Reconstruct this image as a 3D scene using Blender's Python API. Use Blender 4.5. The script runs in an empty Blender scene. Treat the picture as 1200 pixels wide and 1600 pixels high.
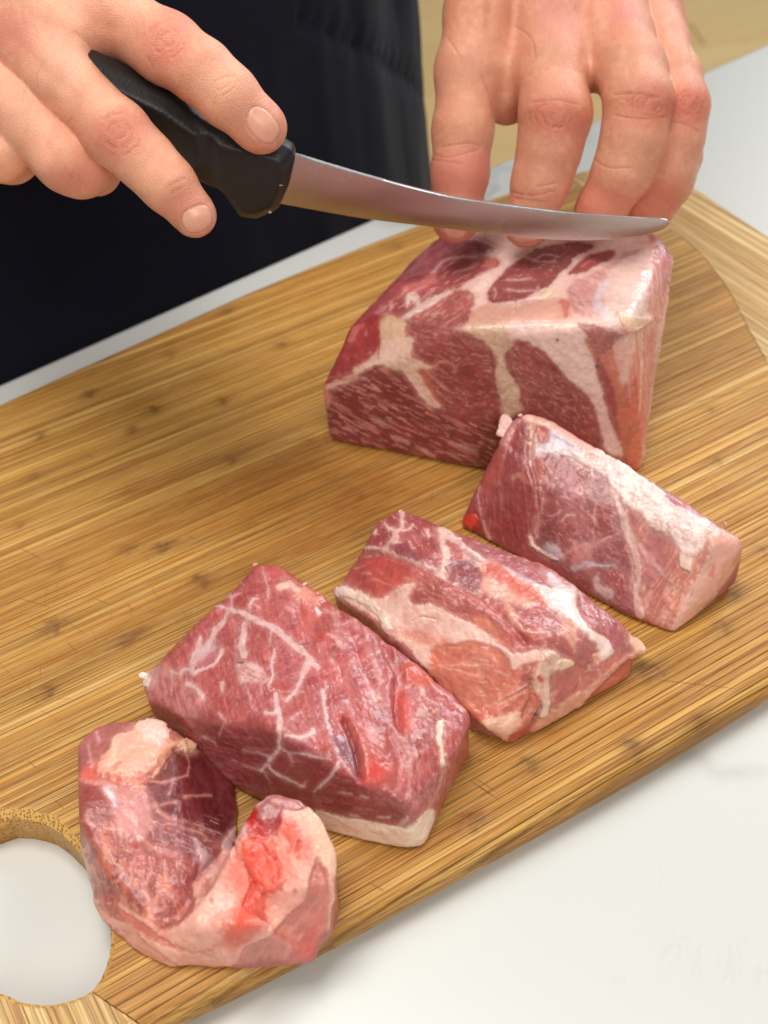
import bpy, bmesh, math, random, time
import numpy as np
import openvdb
from mathutils import Matrix, Vector
T0 = time.time()
S = bpy.context.scene
COL = S.collection

# ------------------------------------------------------------------ camera
F = 1900.0          # focal length in photo pixels (photo 1200 x 1600)
TB = 0.014          # thickness of the cutting board
HC = 0.34           # camera height above the board
def nrm(v): return v / np.linalg.norm(v)
AX = nrm(np.array([4626., 2130., -1900.])); _y = nrm(np.array([-1575., 1717., -1900.]))
AZ = nrm(np.cross(AX, _y)); AY = np.cross(AZ, AX)
R = np.array([AX, AY, AZ]); CAM = np.array([0., 0., TB + HC])
cam = bpy.data.cameras.new('camera'); camo = bpy.data.objects.new('camera', cam); COL.objects.link(camo)
M4 = Matrix([[*R[0], CAM[0]], [*R[1], CAM[1]], [*R[2], CAM[2]], [0, 0, 0, 1]]); camo.matrix_world = M4
cam.sensor_fit = 'VERTICAL'; cam.sensor_height = 36; cam.sensor_width = 27; cam.lens = F / 1600 * 36
cam.clip_start = 0.02; cam.clip_end = 60
cam.dof.use_dof = True; cam.dof.focus_distance = 0.40; cam.dof.aperture_fstop = 13; cam.dof.aperture_blades = 0
S.camera = camo

def P(px, py, h=0.0):
    """world point seen at photo pixel px,py lying h millimetres above the board top"""
    v = np.array([(px - 600) / F, -(py - 800) / F, -1.]); d = R @ v
    t = (TB + h / 1000. - CAM[2]) / d[2]
    return CAM + d * t
def proj(Q):
    v = (np.asarray(Q) - CAM) @ R
    return 600 + F * v[..., 0] / -v[..., 2], 800 - F * v[..., 1] / -v[..., 2], -v[..., 2]
def lin(*c):
    c = np.array(c[:3] if len(c) >= 3 else c[0], float) / 255.
    return np.where(c <= .04045, c / 12.92, ((c + .055) / 1.055) ** 2.4)

# ------------------------------------------------------------------ light
S.view_settings.view_transform = 'Standard'; S.view_settings.look = 'None'
S.view_settings.exposure = 0.05; S.view_settings.gamma = 1.0
W = bpy.data.worlds.new('World'); S.world = W; W.use_nodes = True
wn = W.node_tree.nodes; wl = W.node_tree.links
bg = wn['Background']; bg.inputs['Strength'].default_value = 0.25
tc = wn.new('ShaderNodeTexCoord'); sx = wn.new('ShaderNodeSeparateXYZ'); rp = wn.new('ShaderNodeValToRGB')
mr = wn.new('ShaderNodeMapRange'); mr.inputs[1].default_value = -1; mr.inputs[2].default_value = 1
wl.new(tc.outputs['Generated'], sx.inputs[0]); wl.new(sx.outputs['Z'], mr.inputs[0]); wl.new(mr.outputs[0], rp.inputs[0])
wl.new(rp.outputs[0], bg.inputs['Color'])
rp.color_ramp.elements[0].position = .30; rp.color_ramp.elements[0].color = (.40, .33, .26, 1)
rp.color_ramp.elements[1].position = .75; rp.color_ramp.elements[1].color = (.95, .92, .88, 1)
def area(name, loc, target, sx_, sy_, power, color):
    l = bpy.data.lights.new(name, 'AREA'); l.shape = 'RECTANGLE'; l.size = sx_; l.size_y = sy_; l.energy = power; l.color = color
    o = bpy.data.objects.new(name, l); COL.objects.link(o); o.location = loc
    o.rotation_euler = (Vector(target) - Vector(loc)).to_track_quat('-Z', 'Y').to_euler(); return o
area('window_light', (3.7, 1.45, 2.5), (.25, .3, .05), 1.9, 1.7, 112, (.82, .93, 1.0))
area('ceiling_light', (-.05, .62, 2.0), (.12, .32, .0), 1.0, 1.0, 29, (1.0, .965, .91))
area('room_light', (-.3, -1.5, 1.7), (.2, .3, 0), 1.4, 1.2, 27, (1.0, .955, .88))

# ------------------------------------------------------------------ noise
def _hash(ix, iy, iz, seed):
    h = (ix.astype(np.uint32) * np.uint32(374761393) + iy.astype(np.uint32) * np.uint32(668265263)
         + iz.astype(np.uint32) * np.uint32(2147483647) + np.uint32(seed * 1274126177 & 0xffffffff))
    h = (h ^ (h >> np.uint32(13))) * np.uint32(1274126177)
    h = (h ^ (h >> np.uint32(15))) * np.uint32(2246822519); h ^= h >> np.uint32(16)
    return h.astype(np.float64) / 4294967295.
def noise(Q, seed=0):
    """value noise in -1..1 of points n x 2 or n x 3"""
    Q = np.asarray(Q, float)
    if Q.shape[1] == 2: Q = np.column_stack([Q, np.zeros(len(Q))]) + .37
    i = np.floor(Q).astype(np.int64); f = Q - i; f = f * f * f * (f * (f * 6 - 15) + 10)
    r = 0
    for dx in (0, 1):
        wx = f[:, 0] if dx else 1 - f[:, 0]
        for dy in (0, 1):
            wy = f[:, 1] if dy else 1 - f[:, 1]
            for dz in (0, 1):
                wz = f[:, 2] if dz else 1 - f[:, 2]
                r = r + wx * wy * wz * _hash(i[:, 0] + dx, i[:, 1] + dy, i[:, 2] + dz, seed)
    return r * 2 - 1
def fbm(Q, seed=0, o=3):
    r = 0; a = 1; t = 0
    for k in range(o):
        r = r + a * noise(np.asarray(Q) * 2 ** k + k * 17.3, seed + k); t += a; a *= .5
    return r / t
def sstep(a, b, x):
    t = np.clip((x - a) / (b - a + 1e-12), 0, 1); return t * t * (3 - 2 * t)

# ------------------------------------------------------------------ object helpers
def empty(name, loc=(0, 0, 0), **kw):
    o = bpy.data.objects.new(name, None); COL.objects.link(o); o.location = loc; o.empty_display_size = .02
    tag(o, **kw); return o
def tag(o, label=None, category=None, group=None, kind=None):
    for k, v in (('label', label), ('category', category), ('group', group), ('kind', kind)):
        if v: o[k] = v
    return o
def mesh_obj(name, V, Fc, mat, parent=None, col=None, attrs=None, smooth=True):
    """V n x 3 world points, Fc m x 4 or list; child meshes are stored relative to the parent's location"""
    V = np.asarray(V, float)
    if parent is not None:
        q = parent; off = np.zeros(3)
        while q is not None: off += np.array(q.location); q = q.parent
        V = V - off
    me = bpy.data.meshes.new(name)
    if isinstance(Fc, np.ndarray):
        k = Fc.shape[1]; me.vertices.add(len(V)); me.vertices.foreach_set('co', V.astype(np.float32).ravel())
        me.loops.add(Fc.size); me.loops.foreach_set('vertex_index', Fc.astype(np.int32).ravel())
        me.polygons.add(len(Fc)); me.polygons.foreach_set('loop_start', np.arange(0, Fc.size, k, dtype=np.int32))
        me.polygons.foreach_set('loop_total', np.full(len(Fc), k, dtype=np.int32)); me.update(calc_edges=True)
    else:
        me.from_pydata([tuple(v) for v in V], [], Fc); me.update()
    if smooth: me.polygons.foreach_set('use_smooth', np.ones(len(me.polygons), bool))
    if col is not None:
        a = me.color_attributes.new('Col', 'FLOAT_COLOR', 'POINT')
        a.data.foreach_set('color', np.column_stack([col, np.ones(len(V))]).astype(np.float32).ravel())
    for n_, d in (attrs or {}).items():
        a = me.attributes.new(n_, 'FLOAT', 'POINT'); a.data.foreach_set('value', d.astype(np.float32))
    if mat: me.materials.append(mat)
    o = bpy.data.objects.new(name, me); COL.objects.link(o)
    if parent is not None: o.parent = parent
    return o

# ------------------------------------------------------------------ materials
def new_mat(name):
    m = bpy.data.materials.new(name); m.use_nodes = True; nt = m.node_tree
    return m, nt, nt.nodes['Principled BSDF']
def N(nt, t, **kw):
    n = nt.nodes.new(t)
    for k, v in kw.items():
        if k.startswith('i_'): n.inputs[k[2:]].default_value = v
        else: setattr(n, k, v)
    return n
def math_(nt, op, a, b=None):
    n = nt.nodes.new('ShaderNodeMath'); n.operation = op
    for i, v in enumerate((a, b)):
        if v is None: continue
        if isinstance(v, (int, float)): n.inputs[i].default_value = v
        else: nt.links.new(v, n.inputs[i])
    return n.outputs[0]
def mixc(nt, fac, a, b, mode='MIX'):
    n = nt.nodes.new('ShaderNodeMix'); n.data_type = 'RGBA'; n.blend_type = mode
    for s, v in ((0, fac), (6, a), (7, b)):
        if isinstance(v, (int, float)): n.inputs[s].default_value = v
        elif isinstance(v, (tuple, list, np.ndarray)): n.inputs[s].default_value = (*v[:3], 1)
        else: nt.links.new(v, n.inputs[s])
    return n.outputs[2]
def coords(nt, rot=(0, 0, 0), scale=(1, 1, 1)):
    t = N(nt, 'ShaderNodeTexCoord'); mp = N(nt, 'ShaderNodeMapping'); mp.inputs['Rotation'].default_value = rot; mp.inputs['Scale'].default_value = scale
    nt.links.new(t.outputs['Object'], mp.inputs[0])
    if any(rot):
        mp.inputs['Scale'].default_value = (1, 1, 1); m2 = N(nt, 'ShaderNodeMapping'); m2.inputs['Scale'].default_value = scale; nt.links.new(mp.outputs[0], m2.inputs[0]); return m2.outputs[0]
    return mp.outputs[0]
def noise_n(nt, vec, scale, detail=3, rough=.55, dist=0):
    n = N(nt, 'ShaderNodeTexNoise'); n.inputs['Scale'].default_value = scale; n.inputs['Detail'].default_value = detail
    n.inputs['Roughness'].default_value = rough; n.inputs['Distortion'].default_value = dist; nt.links.new(vec, n.inputs['Vector']); return n.outputs['Fac']
def ramp(nt, fac, stops):
    r = N(nt, 'ShaderNodeValToRGB'); e = r.color_ramp.elements
    while len(e) < len(stops): e.new(.5)
    for el, (p, c) in zip(e, stops):
        el.position = p; el.color = (c, c, c, 1) if isinstance(c, (int, float)) else (*c[:3], 1)
    nt.links.new(fac, r.inputs[0]); return r.outputs[0]
def bump(nt, h, strength, dist, normal=None):
    b = N(nt, 'ShaderNodeBump'); b.inputs['Strength'].default_value = strength; b.inputs['Distance'].default_value = dist
    nt.links.new(h, b.inputs['Height'])
    if normal is not None: nt.links.new(normal, b.inputs['Normal'])
    return b.outputs[0]
def simple(name, c, rough=.5, metal=0., spec=.5, nscale=0, namp=.1, bstr=0):
    m, nt, b = new_mat(name)
    b.inputs['Base Color'].default_value = (*c, 1); b.inputs['Roughness'].default_value = rough; b.inputs['Metallic'].default_value = metal
    b.inputs['Specular IOR Level'].default_value = spec
    if nscale:
        v = coords(nt); n = noise_n(nt, v, nscale, 4)
        nt.links.new(mixc(nt, n, [x * (1 - namp) for x in c], [min(1, x * (1 + namp)) for x in c]), b.inputs['Base Color'])
        if bstr: nt.links.new(bump(nt, n, bstr, .0005), b.inputs['Normal'])
    return m
def meat_mat(name, fat=False):
    m, nt, b = new_mat(name); L = nt.links
    a = N(nt, 'ShaderNodeVertexColor', layer_name='Col'); ft = N(nt, 'ShaderNodeAttribute', attribute_name='fat')
    v = coords(nt)
    n1 = noise_n(nt, v, 900, 3, .6); n2 = noise_n(nt, v, 260, 4, .6, .5); n3 = noise_n(nt, v, 70, 3)
    c = mixc(nt, ramp(nt, n3, [(.35, .35), (.6, 0)]), a.outputs['Color'], (.80, .62, .60), 'MULTIPLY')
    c = mixc(nt, ramp(nt, n1, [(.35, .28), (.65, 0)]), c, (.78, .66, .64), 'MULTIPLY')
    c = mixc(nt, math_(nt, 'MULTIPLY', ramp(nt, n2, [(.50, 0), (.75, 1)]), .05), c, (.75, .42, .38))
    L.new(c, b.inputs['Base Color'])
    L.new(ramp(nt, math_(nt, 'ADD', math_(nt, 'MULTIPLY', n3, .5), math_(nt, 'MULTIPLY', n2, .5)), [(.38, .26), (.62, .48)]), b.inputs['Roughness'])
    b.inputs['Specular IOR Level'].default_value = .5; b.inputs['Coat Weight'].default_value = .30; b.inputs['Coat Roughness'].default_value = .13
    b.inputs['Subsurface Weight'].default_value = .13; b.inputs['Subsurface Scale'].default_value = .002
    b.inputs['Subsurface Radius'].default_value = (1, .35, .25)
    h = math_(nt, 'ADD', math_(nt, 'MULTIPLY', n1, .35), n2)
    nb_ = bump(nt, h, .42, .0006); L.new(nb_, b.inputs['Normal']); L.new(bump(nt, n1, .25, .0004, nb_), b.inputs['Coat Normal'])
    return m

# ------------------------------------------------------------------ surfaces from distance fields
def box_blur(a, r):
    for ax in range(3):
        c = np.cumsum(a, axis=ax, dtype=np.float32)
        n = a.shape[ax]; idx1 = np.clip(np.arange(n) + r, 0, n - 1); idx0 = np.arange(n) - r - 1
        hi = np.take(c, idx1, axis=ax); lo = np.take(c, np.clip(idx0, 0, n - 1), axis=ax)
        sh = [1, 1, 1]; sh[ax] = n
        lo = lo * (idx0 >= 0).reshape(sh); cnt = (idx1 - np.maximum(idx0, -1)).reshape(sh)
        a = (hi - lo) / cnt
    return a
def hull_planes(pts):
    bm = bmesh.new()
    for p in pts: bm.verts.new(p)
    r = bmesh.ops.convex_hull(bm, input=bm.verts)
    bm.normal_update(); c = np.mean(pts, axis=0); out = []
    for f in bm.faces:
        n = np.array(f.normal); o = np.array(f.calc_center_median())
        if np.linalg.norm(n) < .5: continue
        if n @ (o - c) < 0: n = -n
        d = n @ o
        if not any(n @ n2 > .9995 and abs(d - d2) < 1e-4 for n2, d2 in out): out.append((n, d))
    bm.free(); return out
def iso_mesh(arr, org, vox):
    g = openvdb.FloatGrid(float(arr.max()) + 1); g.copyFromArray(arr.astype(np.float32))
    pts, quads = g.convertToQuads(isovalue=0.0)
    V = np.asarray(pts, float) * vox + org; Q = np.asarray(quads)
    a = V[Q[:, 0]]; n = np.cross(V[Q[:, 1]] - a, V[Q[:, 2]] - a); ctr = V.mean(0)
    if (n * (V[Q].mean(1) - ctr)).sum() < 0: Q = Q[:, ::-1]
    return V, Q
def split_quads(V, Q):
    n = len(V); E = np.stack([Q, np.roll(Q, -1, 1)], 2).reshape(-1, 2); Es = np.sort(E, 1)
    key = Es[:, 0].astype(np.int64) * n + Es[:, 1]; u, inv = np.unique(key, return_inverse=True)
    mid = (V[u // n] + V[u % n]) / 2; ctr = V[Q].mean(1)
    e = inv.reshape(-1, 4) + n; c = np.arange(len(Q)) + n + len(u)
    NQ = np.concatenate([np.stack([Q[:, k], e[:, k], c, e[:, k - 1]], 1) for k in range(4)])
    return np.vstack([V, mid, ctr]), NQ
def relax(V, Q, it=1, w=.5):
    for _ in range(it):
        s = np.zeros_like(V); cnt = np.zeros(len(V))
        for k in range(4):
            for d in (1, 3):
                np.add.at(s, Q[:, k], V[Q[:, (k + d) % 4]]); np.add.at(cnt, Q[:, k], 1)
        V = V + w * (s / np.maximum(cnt, 1)[:, None] - V)
    return V
def normals(V, Q):
    n = np.cross(V[Q[:, 2]] - V[Q[:, 0]], V[Q[:, 3]] - V[Q[:, 1]]); out = np.zeros_like(V)
    for k in range(4): np.add.at(out, Q[:, k], n)
    return out / (np.linalg.norm(out, axis=1)[:, None] + 1e-20)
def hull_solid(hulls, vox=.0009, blur=2, k=.003, wob=.0011, seed=1, passes=1, wscale=75):
    """smooth union of convex hulls (lists of world points), edges rounded, slightly wobbly"""
    allp = np.vstack([np.array(h) for h in hulls]); lo = allp.min(0) - .006; hi = allp.max(0) + .006
    sh = np.ceil((hi - lo) / vox).astype(int)
    gx, gy, gz = [(lo[i] + np.arange(sh[i]) * vox).astype(np.float32) for i in range(3)]
    D = None
    for h in hulls:
        d = np.full(sh, -1e3, np.float32)
        for n, c in hull_planes(h):
            np.maximum(d, (n[0] * gx)[:, None, None] + (n[1] * gy)[None, :, None] + (n[2] * gz)[None, None, :] - np.float32(c), out=d)
        if D is None: D = d
        else:
            t = np.clip(.5 + .5 * (d - D) / k, 0, 1); D = d * (1 - t) + D * t - k * t * (1 - t)
    for _ in range(passes): D = box_blur(D, blur)
    D = np.maximum(D, (TB + .0002 - gz)[None, None, :])
    V, Q = iso_mesh(D, lo, vox)
    V, Q = split_quads(V, Q); V = relax(V, Q, 2, .5)
    nn = normals(V, Q)
    w = (fbm(V * wscale, seed, 4) + .35 * fbm(V * wscale * 5, seed + 3, 3)) * wob
    w *= sstep(0, .004, V[:, 2] - TB)
    V = V + nn * w[:, None]
    return V, Q

# ------------------------------------------------------------------ painting what the meat is made of, with some shade and sheen
def spline(pts, n=6, closed=False):
    p = np.array(pts, float); m = len(p); out = []
    rng = range(m if closed else m - 1)
    for i in rng:
        if closed: a, b, c, d = p[(i - 1) % m], p[i], p[(i + 1) % m], p[(i + 2) % m]
        else: a, b, c, d = p[max(i - 1, 0)], p[i], p[i + 1], p[min(i + 2, m - 1)]
        for t in np.linspace(0, 1, n, endpoint=False):
            out.append(.5 * ((2 * b) + (-a + c) * t + (2 * a - 5 * b + 4 * c - d) * t * t + (-a + 3 * b - 3 * c + d) * t ** 3))
    if not closed: out.append(p[-1])
    return np.array(out)
def seg_dist(q, poly, closed=False, widths=None):
    best = np.full(len(q), 1e9); bw = np.zeros(len(q)) if widths is not None else None
    m = len(poly)
    for i in range(m if closed else m - 1):
        a, b = poly[i], poly[(i + 1) % m]; ab = b - a; L2 = ab @ ab + 1e-12
        t = np.clip(((q - a) @ ab) / L2, 0, 1); d = np.linalg.norm(q - a - t[:, None] * ab, axis=1)
        if widths is not None:
            w = widths[i] + (widths[min(i + 1, m - 1)] - widths[i]) * t; d = d - w
            k = d < best; bw[k] = w[k]
        best = np.minimum(best, d)
    return best
def inside(q, poly):
    r = np.zeros(len(q), bool); m = len(poly); x, y = q[:, 0], q[:, 1]
    for i in range(m):
        x1, y1 = poly[i]; x2, y2 = poly[(i + 1) % m]
        c = ((y1 > y) != (y2 > y)); 
        if y1 != y2: r ^= c & (x < (x2 - x1) * (y - y1) / (y2 - y1) + x1)
    return r
class Paint:
    """colours each point of a solid after the tissue it belongs to: lean, fat, sinew, with some shade and sheen painted in; also returns how far it stands proud (mm)"""
    def __init__(s, V, Nn, base, seed=0, warp=4.0):
        s.V = V; s.n = len(V); px, py, dep = proj(V); s.raw = np.column_stack([px, py])
        s.seed = seed; q3 = V * 1000
        wx = fbm(s.raw / 22, seed + 3, 4); wy = fbm(s.raw / 22 + 40, seed + 9, 4)
        fx = noise(s.raw / 3.2, seed + 5); fy = noise(s.raw / 3.2 + 9, seed + 6)
        s.q = s.raw + np.column_stack([wx, wy]) * warp + np.column_stack([fx, fy]) * warp * .28
        s.view = ((CAM - V) * Nn).sum(1) / np.linalg.norm(CAM - V, axis=1)
        s.col = np.tile(lin(*base), (s.n, 1)); s.fat = np.zeros(s.n); s.dh = np.zeros(s.n)
        v = fbm(q3 / 9, seed + 20, 3); s.col *= (1 + .22 * v)[:, None]
        s.keep = s.col.copy()
    def _apply(s, idx, m, color, alpha, dh, fat, jit):
        c = lin(*color) if color is not None else None
        m = m * alpha
        if c is not None:
            j = 1 + jit * fbm(s.raw[idx] / 7, s.seed + 31, 2)[:, None]
            s.col[idx] = s.col[idx] * (1 - m[:, None]) + c * j * m[:, None]
        if dh: s.dh[idx] += dh * m
        if fat is not None: s.fat[idx] = s.fat[idx] * (1 - m) + fat * m
    def _near(s, p, pad):
        lo = p.min(0) - pad; hi = p.max(0) + pad; q = s.q
        return np.nonzero((q[:, 0] > lo[0]) & (q[:, 0] < hi[0]) & (q[:, 1] > lo[1]) & (q[:, 1] < hi[1]) & (s.view > -.25))[0]
    def poly(s, pts, color, feather=3, alpha=1., dh=0, fat=None, jit=.05, smooth=True, break_=0, bs=8):
        p = spline(pts, 4, True) if smooth else np.array(pts, float)
        i = s._near(p, feather * 3 + 6)
        if not len(i): return s
        q = s.q[i]; d = seg_dist(q, p, True); d = np.where(inside(q, p), -d, d)
        d = d + feather * .7 * fbm(s.raw[i] / 5.5, s.seed + 59, 2)
        m = sstep(feather, -feather, d)
        if color is not None: s._apply(i, sstep(feather * 2.6 + 4, -feather, d) * .26, color, alpha, 0, None, 0)
        if break_: m = m * sstep(-break_, 1 - break_, fbm(s.raw[i] / bs, s.seed + 55, 3) + .4)
        s._apply(i, m, color, alpha, dh, fat, jit); return s
    def line(s, pts, w, color, feather=1.5, alpha=1., dh=0, fat=None, jit=.05, break_=0, bs=10, halo=.30):
        p = spline(pts, 5) ; ws = np.interp(np.linspace(0, 1, len(p)), np.linspace(0, 1, len(w)), w) / 2. if isinstance(w, (list, tuple)) else np.full(len(p), w / 2.)
        i = s._near(p, ws.max() * 2.5 + feather + 6)
        if not len(i): return s
        d = seg_dist(s.q[i], p, False, ws); g = fbm(s.raw[i] / 6.5, s.seed + 57, 2); g2 = fbm(s.raw[i] / 19, s.seed + 58, 2)
        ref = max(ws.max(), .8); d = d + ref * (.55 * g + .35 * g2) if ref > .9 else d + .35 * g
        m = sstep(feather, -feather * .6, d) * np.clip(.88 + .35 * g2 + .25 * g, .35, 1)
        if color is not None and halo:
            mh = sstep(ref * 1.5 + 3.5, 0, d) * halo * np.clip(.6 + g, 0, 1); s._apply(i, mh, color, alpha, 0, None, 0)
        if break_: m = m * sstep(-break_, 1 - break_, fbm(s.raw[i] / bs, s.seed + 56, 3) + .4)
        s._apply(i, m, color, alpha, dh, fat, jit); return s
    def fibre(s, pts, ang, across, along, thr, color, alpha=.6, soft=.15, dh=.07, seed=0, bend=0, fat=.4):
        """short streaks of marbling running at ang degrees"""
        p = np.array(pts, float); i = s._near(p, 6)
        if not len(i): return s
        q = s.q[i]; d = seg_dist(q, p, True); d = np.where(inside(q, p), -d, d); m = sstep(4, -6, d)
        a = math.radians(ang)
        if bend: q = q + 14 * bend * np.column_stack([fbm(q / 45, seed + 71, 2), fbm(q / 45 + 9, seed + 72, 2)])
        w_ = q - .65 * (s.q[i] - s.raw[i]); u = w_[:, 0] * np.cos(a) + w_[:, 1] * np.sin(a); v = -w_[:, 0] * np.sin(a) + w_[:, 1] * np.cos(a)
        f = .65 * noise(np.column_stack([u / along, v / across]), seed + s.seed) + .35 * noise(np.column_stack([u / along * 2.1, v / across * 2.1]), seed + s.seed + 1)
        m = m * sstep(thr, thr + soft, f); s._apply(i, m, color, alpha, dh, fat, .04); return s
    def veins(s, pts, scale, width, color, alpha=.7, seed=0, dh=0, sparse=0.):
        """net of thin fat lines (zero crossings of a noise)"""
        p = np.array(pts, float); i = s._near(p, 6)
        if not len(i): return s
        q = s.q[i]; d = seg_dist(q, p, True); d = np.where(inside(q, p), -d, d); m = sstep(3, -6, d)
        f = fbm(q / scale, seed + s.seed, 2); g = fbm(q / (scale * 1.4) + 50, seed + s.seed + 7, 2)
        m = m * sstep(width, width * .3, np.abs(f)) * sstep(sparse - .15, sparse + .15, g)
        s._apply(i, m, color, alpha, dh, .6, .04); return s
    def mottle(s, pts, scale, color, alpha=.4, lo=0., hi=.5, seed=0, feather=8, dh=0):
        p = np.array(pts, float); i = s._near(p, feather)
        if not len(i): return s
        q = s.q[i]; d = seg_dist(q, p, True); d = np.where(inside(q, p), -d, d)
        m = sstep(feather, -feather, d) * sstep(lo, hi, fbm(q / scale, s.seed + seed + 90, 3)); s._apply(i, m, color, alpha, dh, None, 0); return s
    def bulge(s, pts, dh, feather=12):
        p = np.array(pts, float); i = s._near(p, feather); q = s.raw[i]
        d = seg_dist(q, p, True); d = np.where(inside(q, p), -d, d); s.dh[i] += dh * sstep(feather, -feather, d); return s
    def crease(s, pts, w, dh, color=None, alpha=.5):
        p = spline(pts, 5); i = s._near(p, w * 2 + 3)
        if not len(i): return s
        d = seg_dist(s.raw[i], p); m = np.exp(-(d / w) ** 2); s.dh[i] += dh * m
        if color is not None:
            m2 = np.exp(-(d / (w * .45)) ** 2)[:, None] * alpha; s.col[i] = s.col[i] * (1 - m2) + lin(*color) * m2
        return s
    def finish(s, Nn):
        q3 = s.V * 1000; t = fbm(q3 / 6, s.seed + 40, 3)[:, None]; t2 = fbm(q3 / 1.6, s.seed + 44, 2)[:, None]; lean = (1 - np.clip(s.fat, 0, 1))[:, None]
        s.col = s.col * (1 + .20 * t * (.15 + .85 * lean) + .13 * t2 * (.35 + .65 * lean)) * np.array([1, 1 - .0, 1]) ; s.col = s.col * (1 - lean * np.clip(t, 0, 1) * np.array([0, .14, .14]))
        s.dh = s.dh + .09 * t2[:, 0] + .20 * t[:, 0]
        k = sstep(-.22, -.02, s.view)[:, None]; col = s.keep * (1 - k) + s.col * k
        fr = sstep(0, .0012, s.V[:, 2] - TB)
        V = s.V + Nn * (s.dh * k[:, 0] * fr / 1000.)[:, None]; V[:, 2] = np.maximum(V[:, 2], TB + .0002)
        return V, np.clip(col, 0.002, .95)
def sub_mesh(V, Q, keep):
    q = Q[keep]; u, inv = np.unique(q, return_inverse=True); return u, inv.reshape(-1, 4)

# ================================================================== SETTING
rnd = random.Random(4)
# floor of wide pale boards, 0.92 m below the worktop
ZF = -.92
floor = empty('floor', (0, 0, ZF), kind='structure', label='pale wooden floor far below the worktop')
fm, nt, b = new_mat('floor_wood')
oi = N(nt, 'ShaderNodeObjectInfo'); v = coords(nt, scale=(2, 30, 2)); va = N(nt, 'ShaderNodeVectorMath', operation='ADD')
nt.links.new(v, va.inputs[0]); nt.links.new(math_(nt, 'MULTIPLY', oi.outputs['Random'], 40), va.inputs[1])
g = noise_n(nt, va.outputs[0], 1.6, 4, .6)
c1 = mixc(nt, g, lin(212, 174, 112), lin(236, 202, 146)); c1 = mixc(nt, math_(nt, 'MULTIPLY', oi.outputs['Random'], .5), c1, lin(205, 165, 105))
nt.links.new(c1, b.inputs['Base Color']); b.inputs['Roughness'].default_value = .35
FA = math.radians(-27)
def floor_plank(i, j):
    w, l = .14, 1.3; x0 = j * (l + .003) + (i % 3) * .43 - 1.2; y0 = i * (w + .003)
    ca, sa = math.cos(FA), math.sin(FA); vs = []
    for z, e in ((-.018, 0), (-.002, 0), (0, .002)):
        for a_, b_ in ((x0 + e, y0 + e), (x0 + l - e, y0 + e), (x0 + l - e, y0 + w - e), (x0 + e, y0 + w - e)):
            vs.append((a_ * ca - b_ * sa + .2, a_ * sa + b_ * ca + .4, ZF + z))
    fs = [[8, 9, 10, 11], [3, 2, 1, 0]] + [[k + r * 4, (k + 1) % 4 + r * 4, (k + 1) % 4 + r * 4 + 4, k + r * 4 + 4] for r in (0, 1) for k in range(4)]
    mesh_obj('floor_plank', vs, fs, fm, floor, smooth=False)
for i in range(-3, 22):
    for j in range(0, 3): floor_plank(i, j)
sub = mesh_obj('floor_base', [(-3, -2, ZF - .03), (5, -2, ZF - .03), (5, 6, ZF - .03), (-3, 6, ZF - .03)], [[0, 1, 2, 3]], simple('dark_joint', lin(120, 90, 60), .8), floor)

# white stone worktop
cm, nt, b = new_mat('white_quartz')
v = coords(nt); n1 = noise_n(nt, v, 2.3, 5, .55, 1.6); n2 = noise_n(nt, v, 9, 4, .6, .8); n3 = noise_n(nt, v, 60, 4)
vein = ramp(nt, n1, [(.485, 0), (.5, 1), (.515, 0)]); vein = math_(nt, 'MULTIPLY', vein, ramp(nt, n2, [(.48, 0), (.68, .8)]))
vein2 = math_(nt, 'MULTIPLY', ramp(nt, noise_n(nt, v, 17, 4, .6, 2.0), [(.49, 0), (.5, 1), (.51, 0)]), ramp(nt, noise_n(nt, v, 14, 3, .5), [(.56, 0), (.66, .75)]))
c = mixc(nt, n2, lin(204, 204, 199), lin(208, 208, 204)); c = mixc(nt, vein, c, lin(166, 166, 162)); c = mixc(nt, math_(nt, 'MULTIPLY', vein2, .22), c, lin(182, 168, 140))
nt.links.new(c, b.inputs['Base Color']); b.inputs['Roughness'].default_value = .2
nt.links.new(ramp(nt, n3, [(.3, .28), (.8, .30)]), b.inputs['Roughness'])
b.inputs['Specular IOR Level'].default_value = .5
def counter():
    e0 = P(0, 597, -TB * 1000); e1 = P(1200, 66, -TB * 1000); d = nrm(e1 - e0); nn = np.array([d[1], -d[0], 0])
    prof = [(0.65, -.03), (.0, -.03), (-.0, -.004), (.0012, -.0012), (.004, 0), (.65, 0)]
    vs = []; fs = []
    for s in (-1.0, 1.6):
        for a, z in prof: q = e0 + d * s + nn * a; vs.append((q[0], q[1], z))
    k = len(prof)
    for i in range(k): fs.append([i, (i + 1) % k, k + (i + 1) % k, k + i])
    fs += [list(range(k))[::-1], list(range(k, 2 * k))]
    o = mesh_obj('countertop', vs, fs, cm, smooth=False); tag(o, kind='structure', label='white stone countertop with faint beige veins under the board')
    return e0, d, nn
CE, CD, CN = counter()

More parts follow.
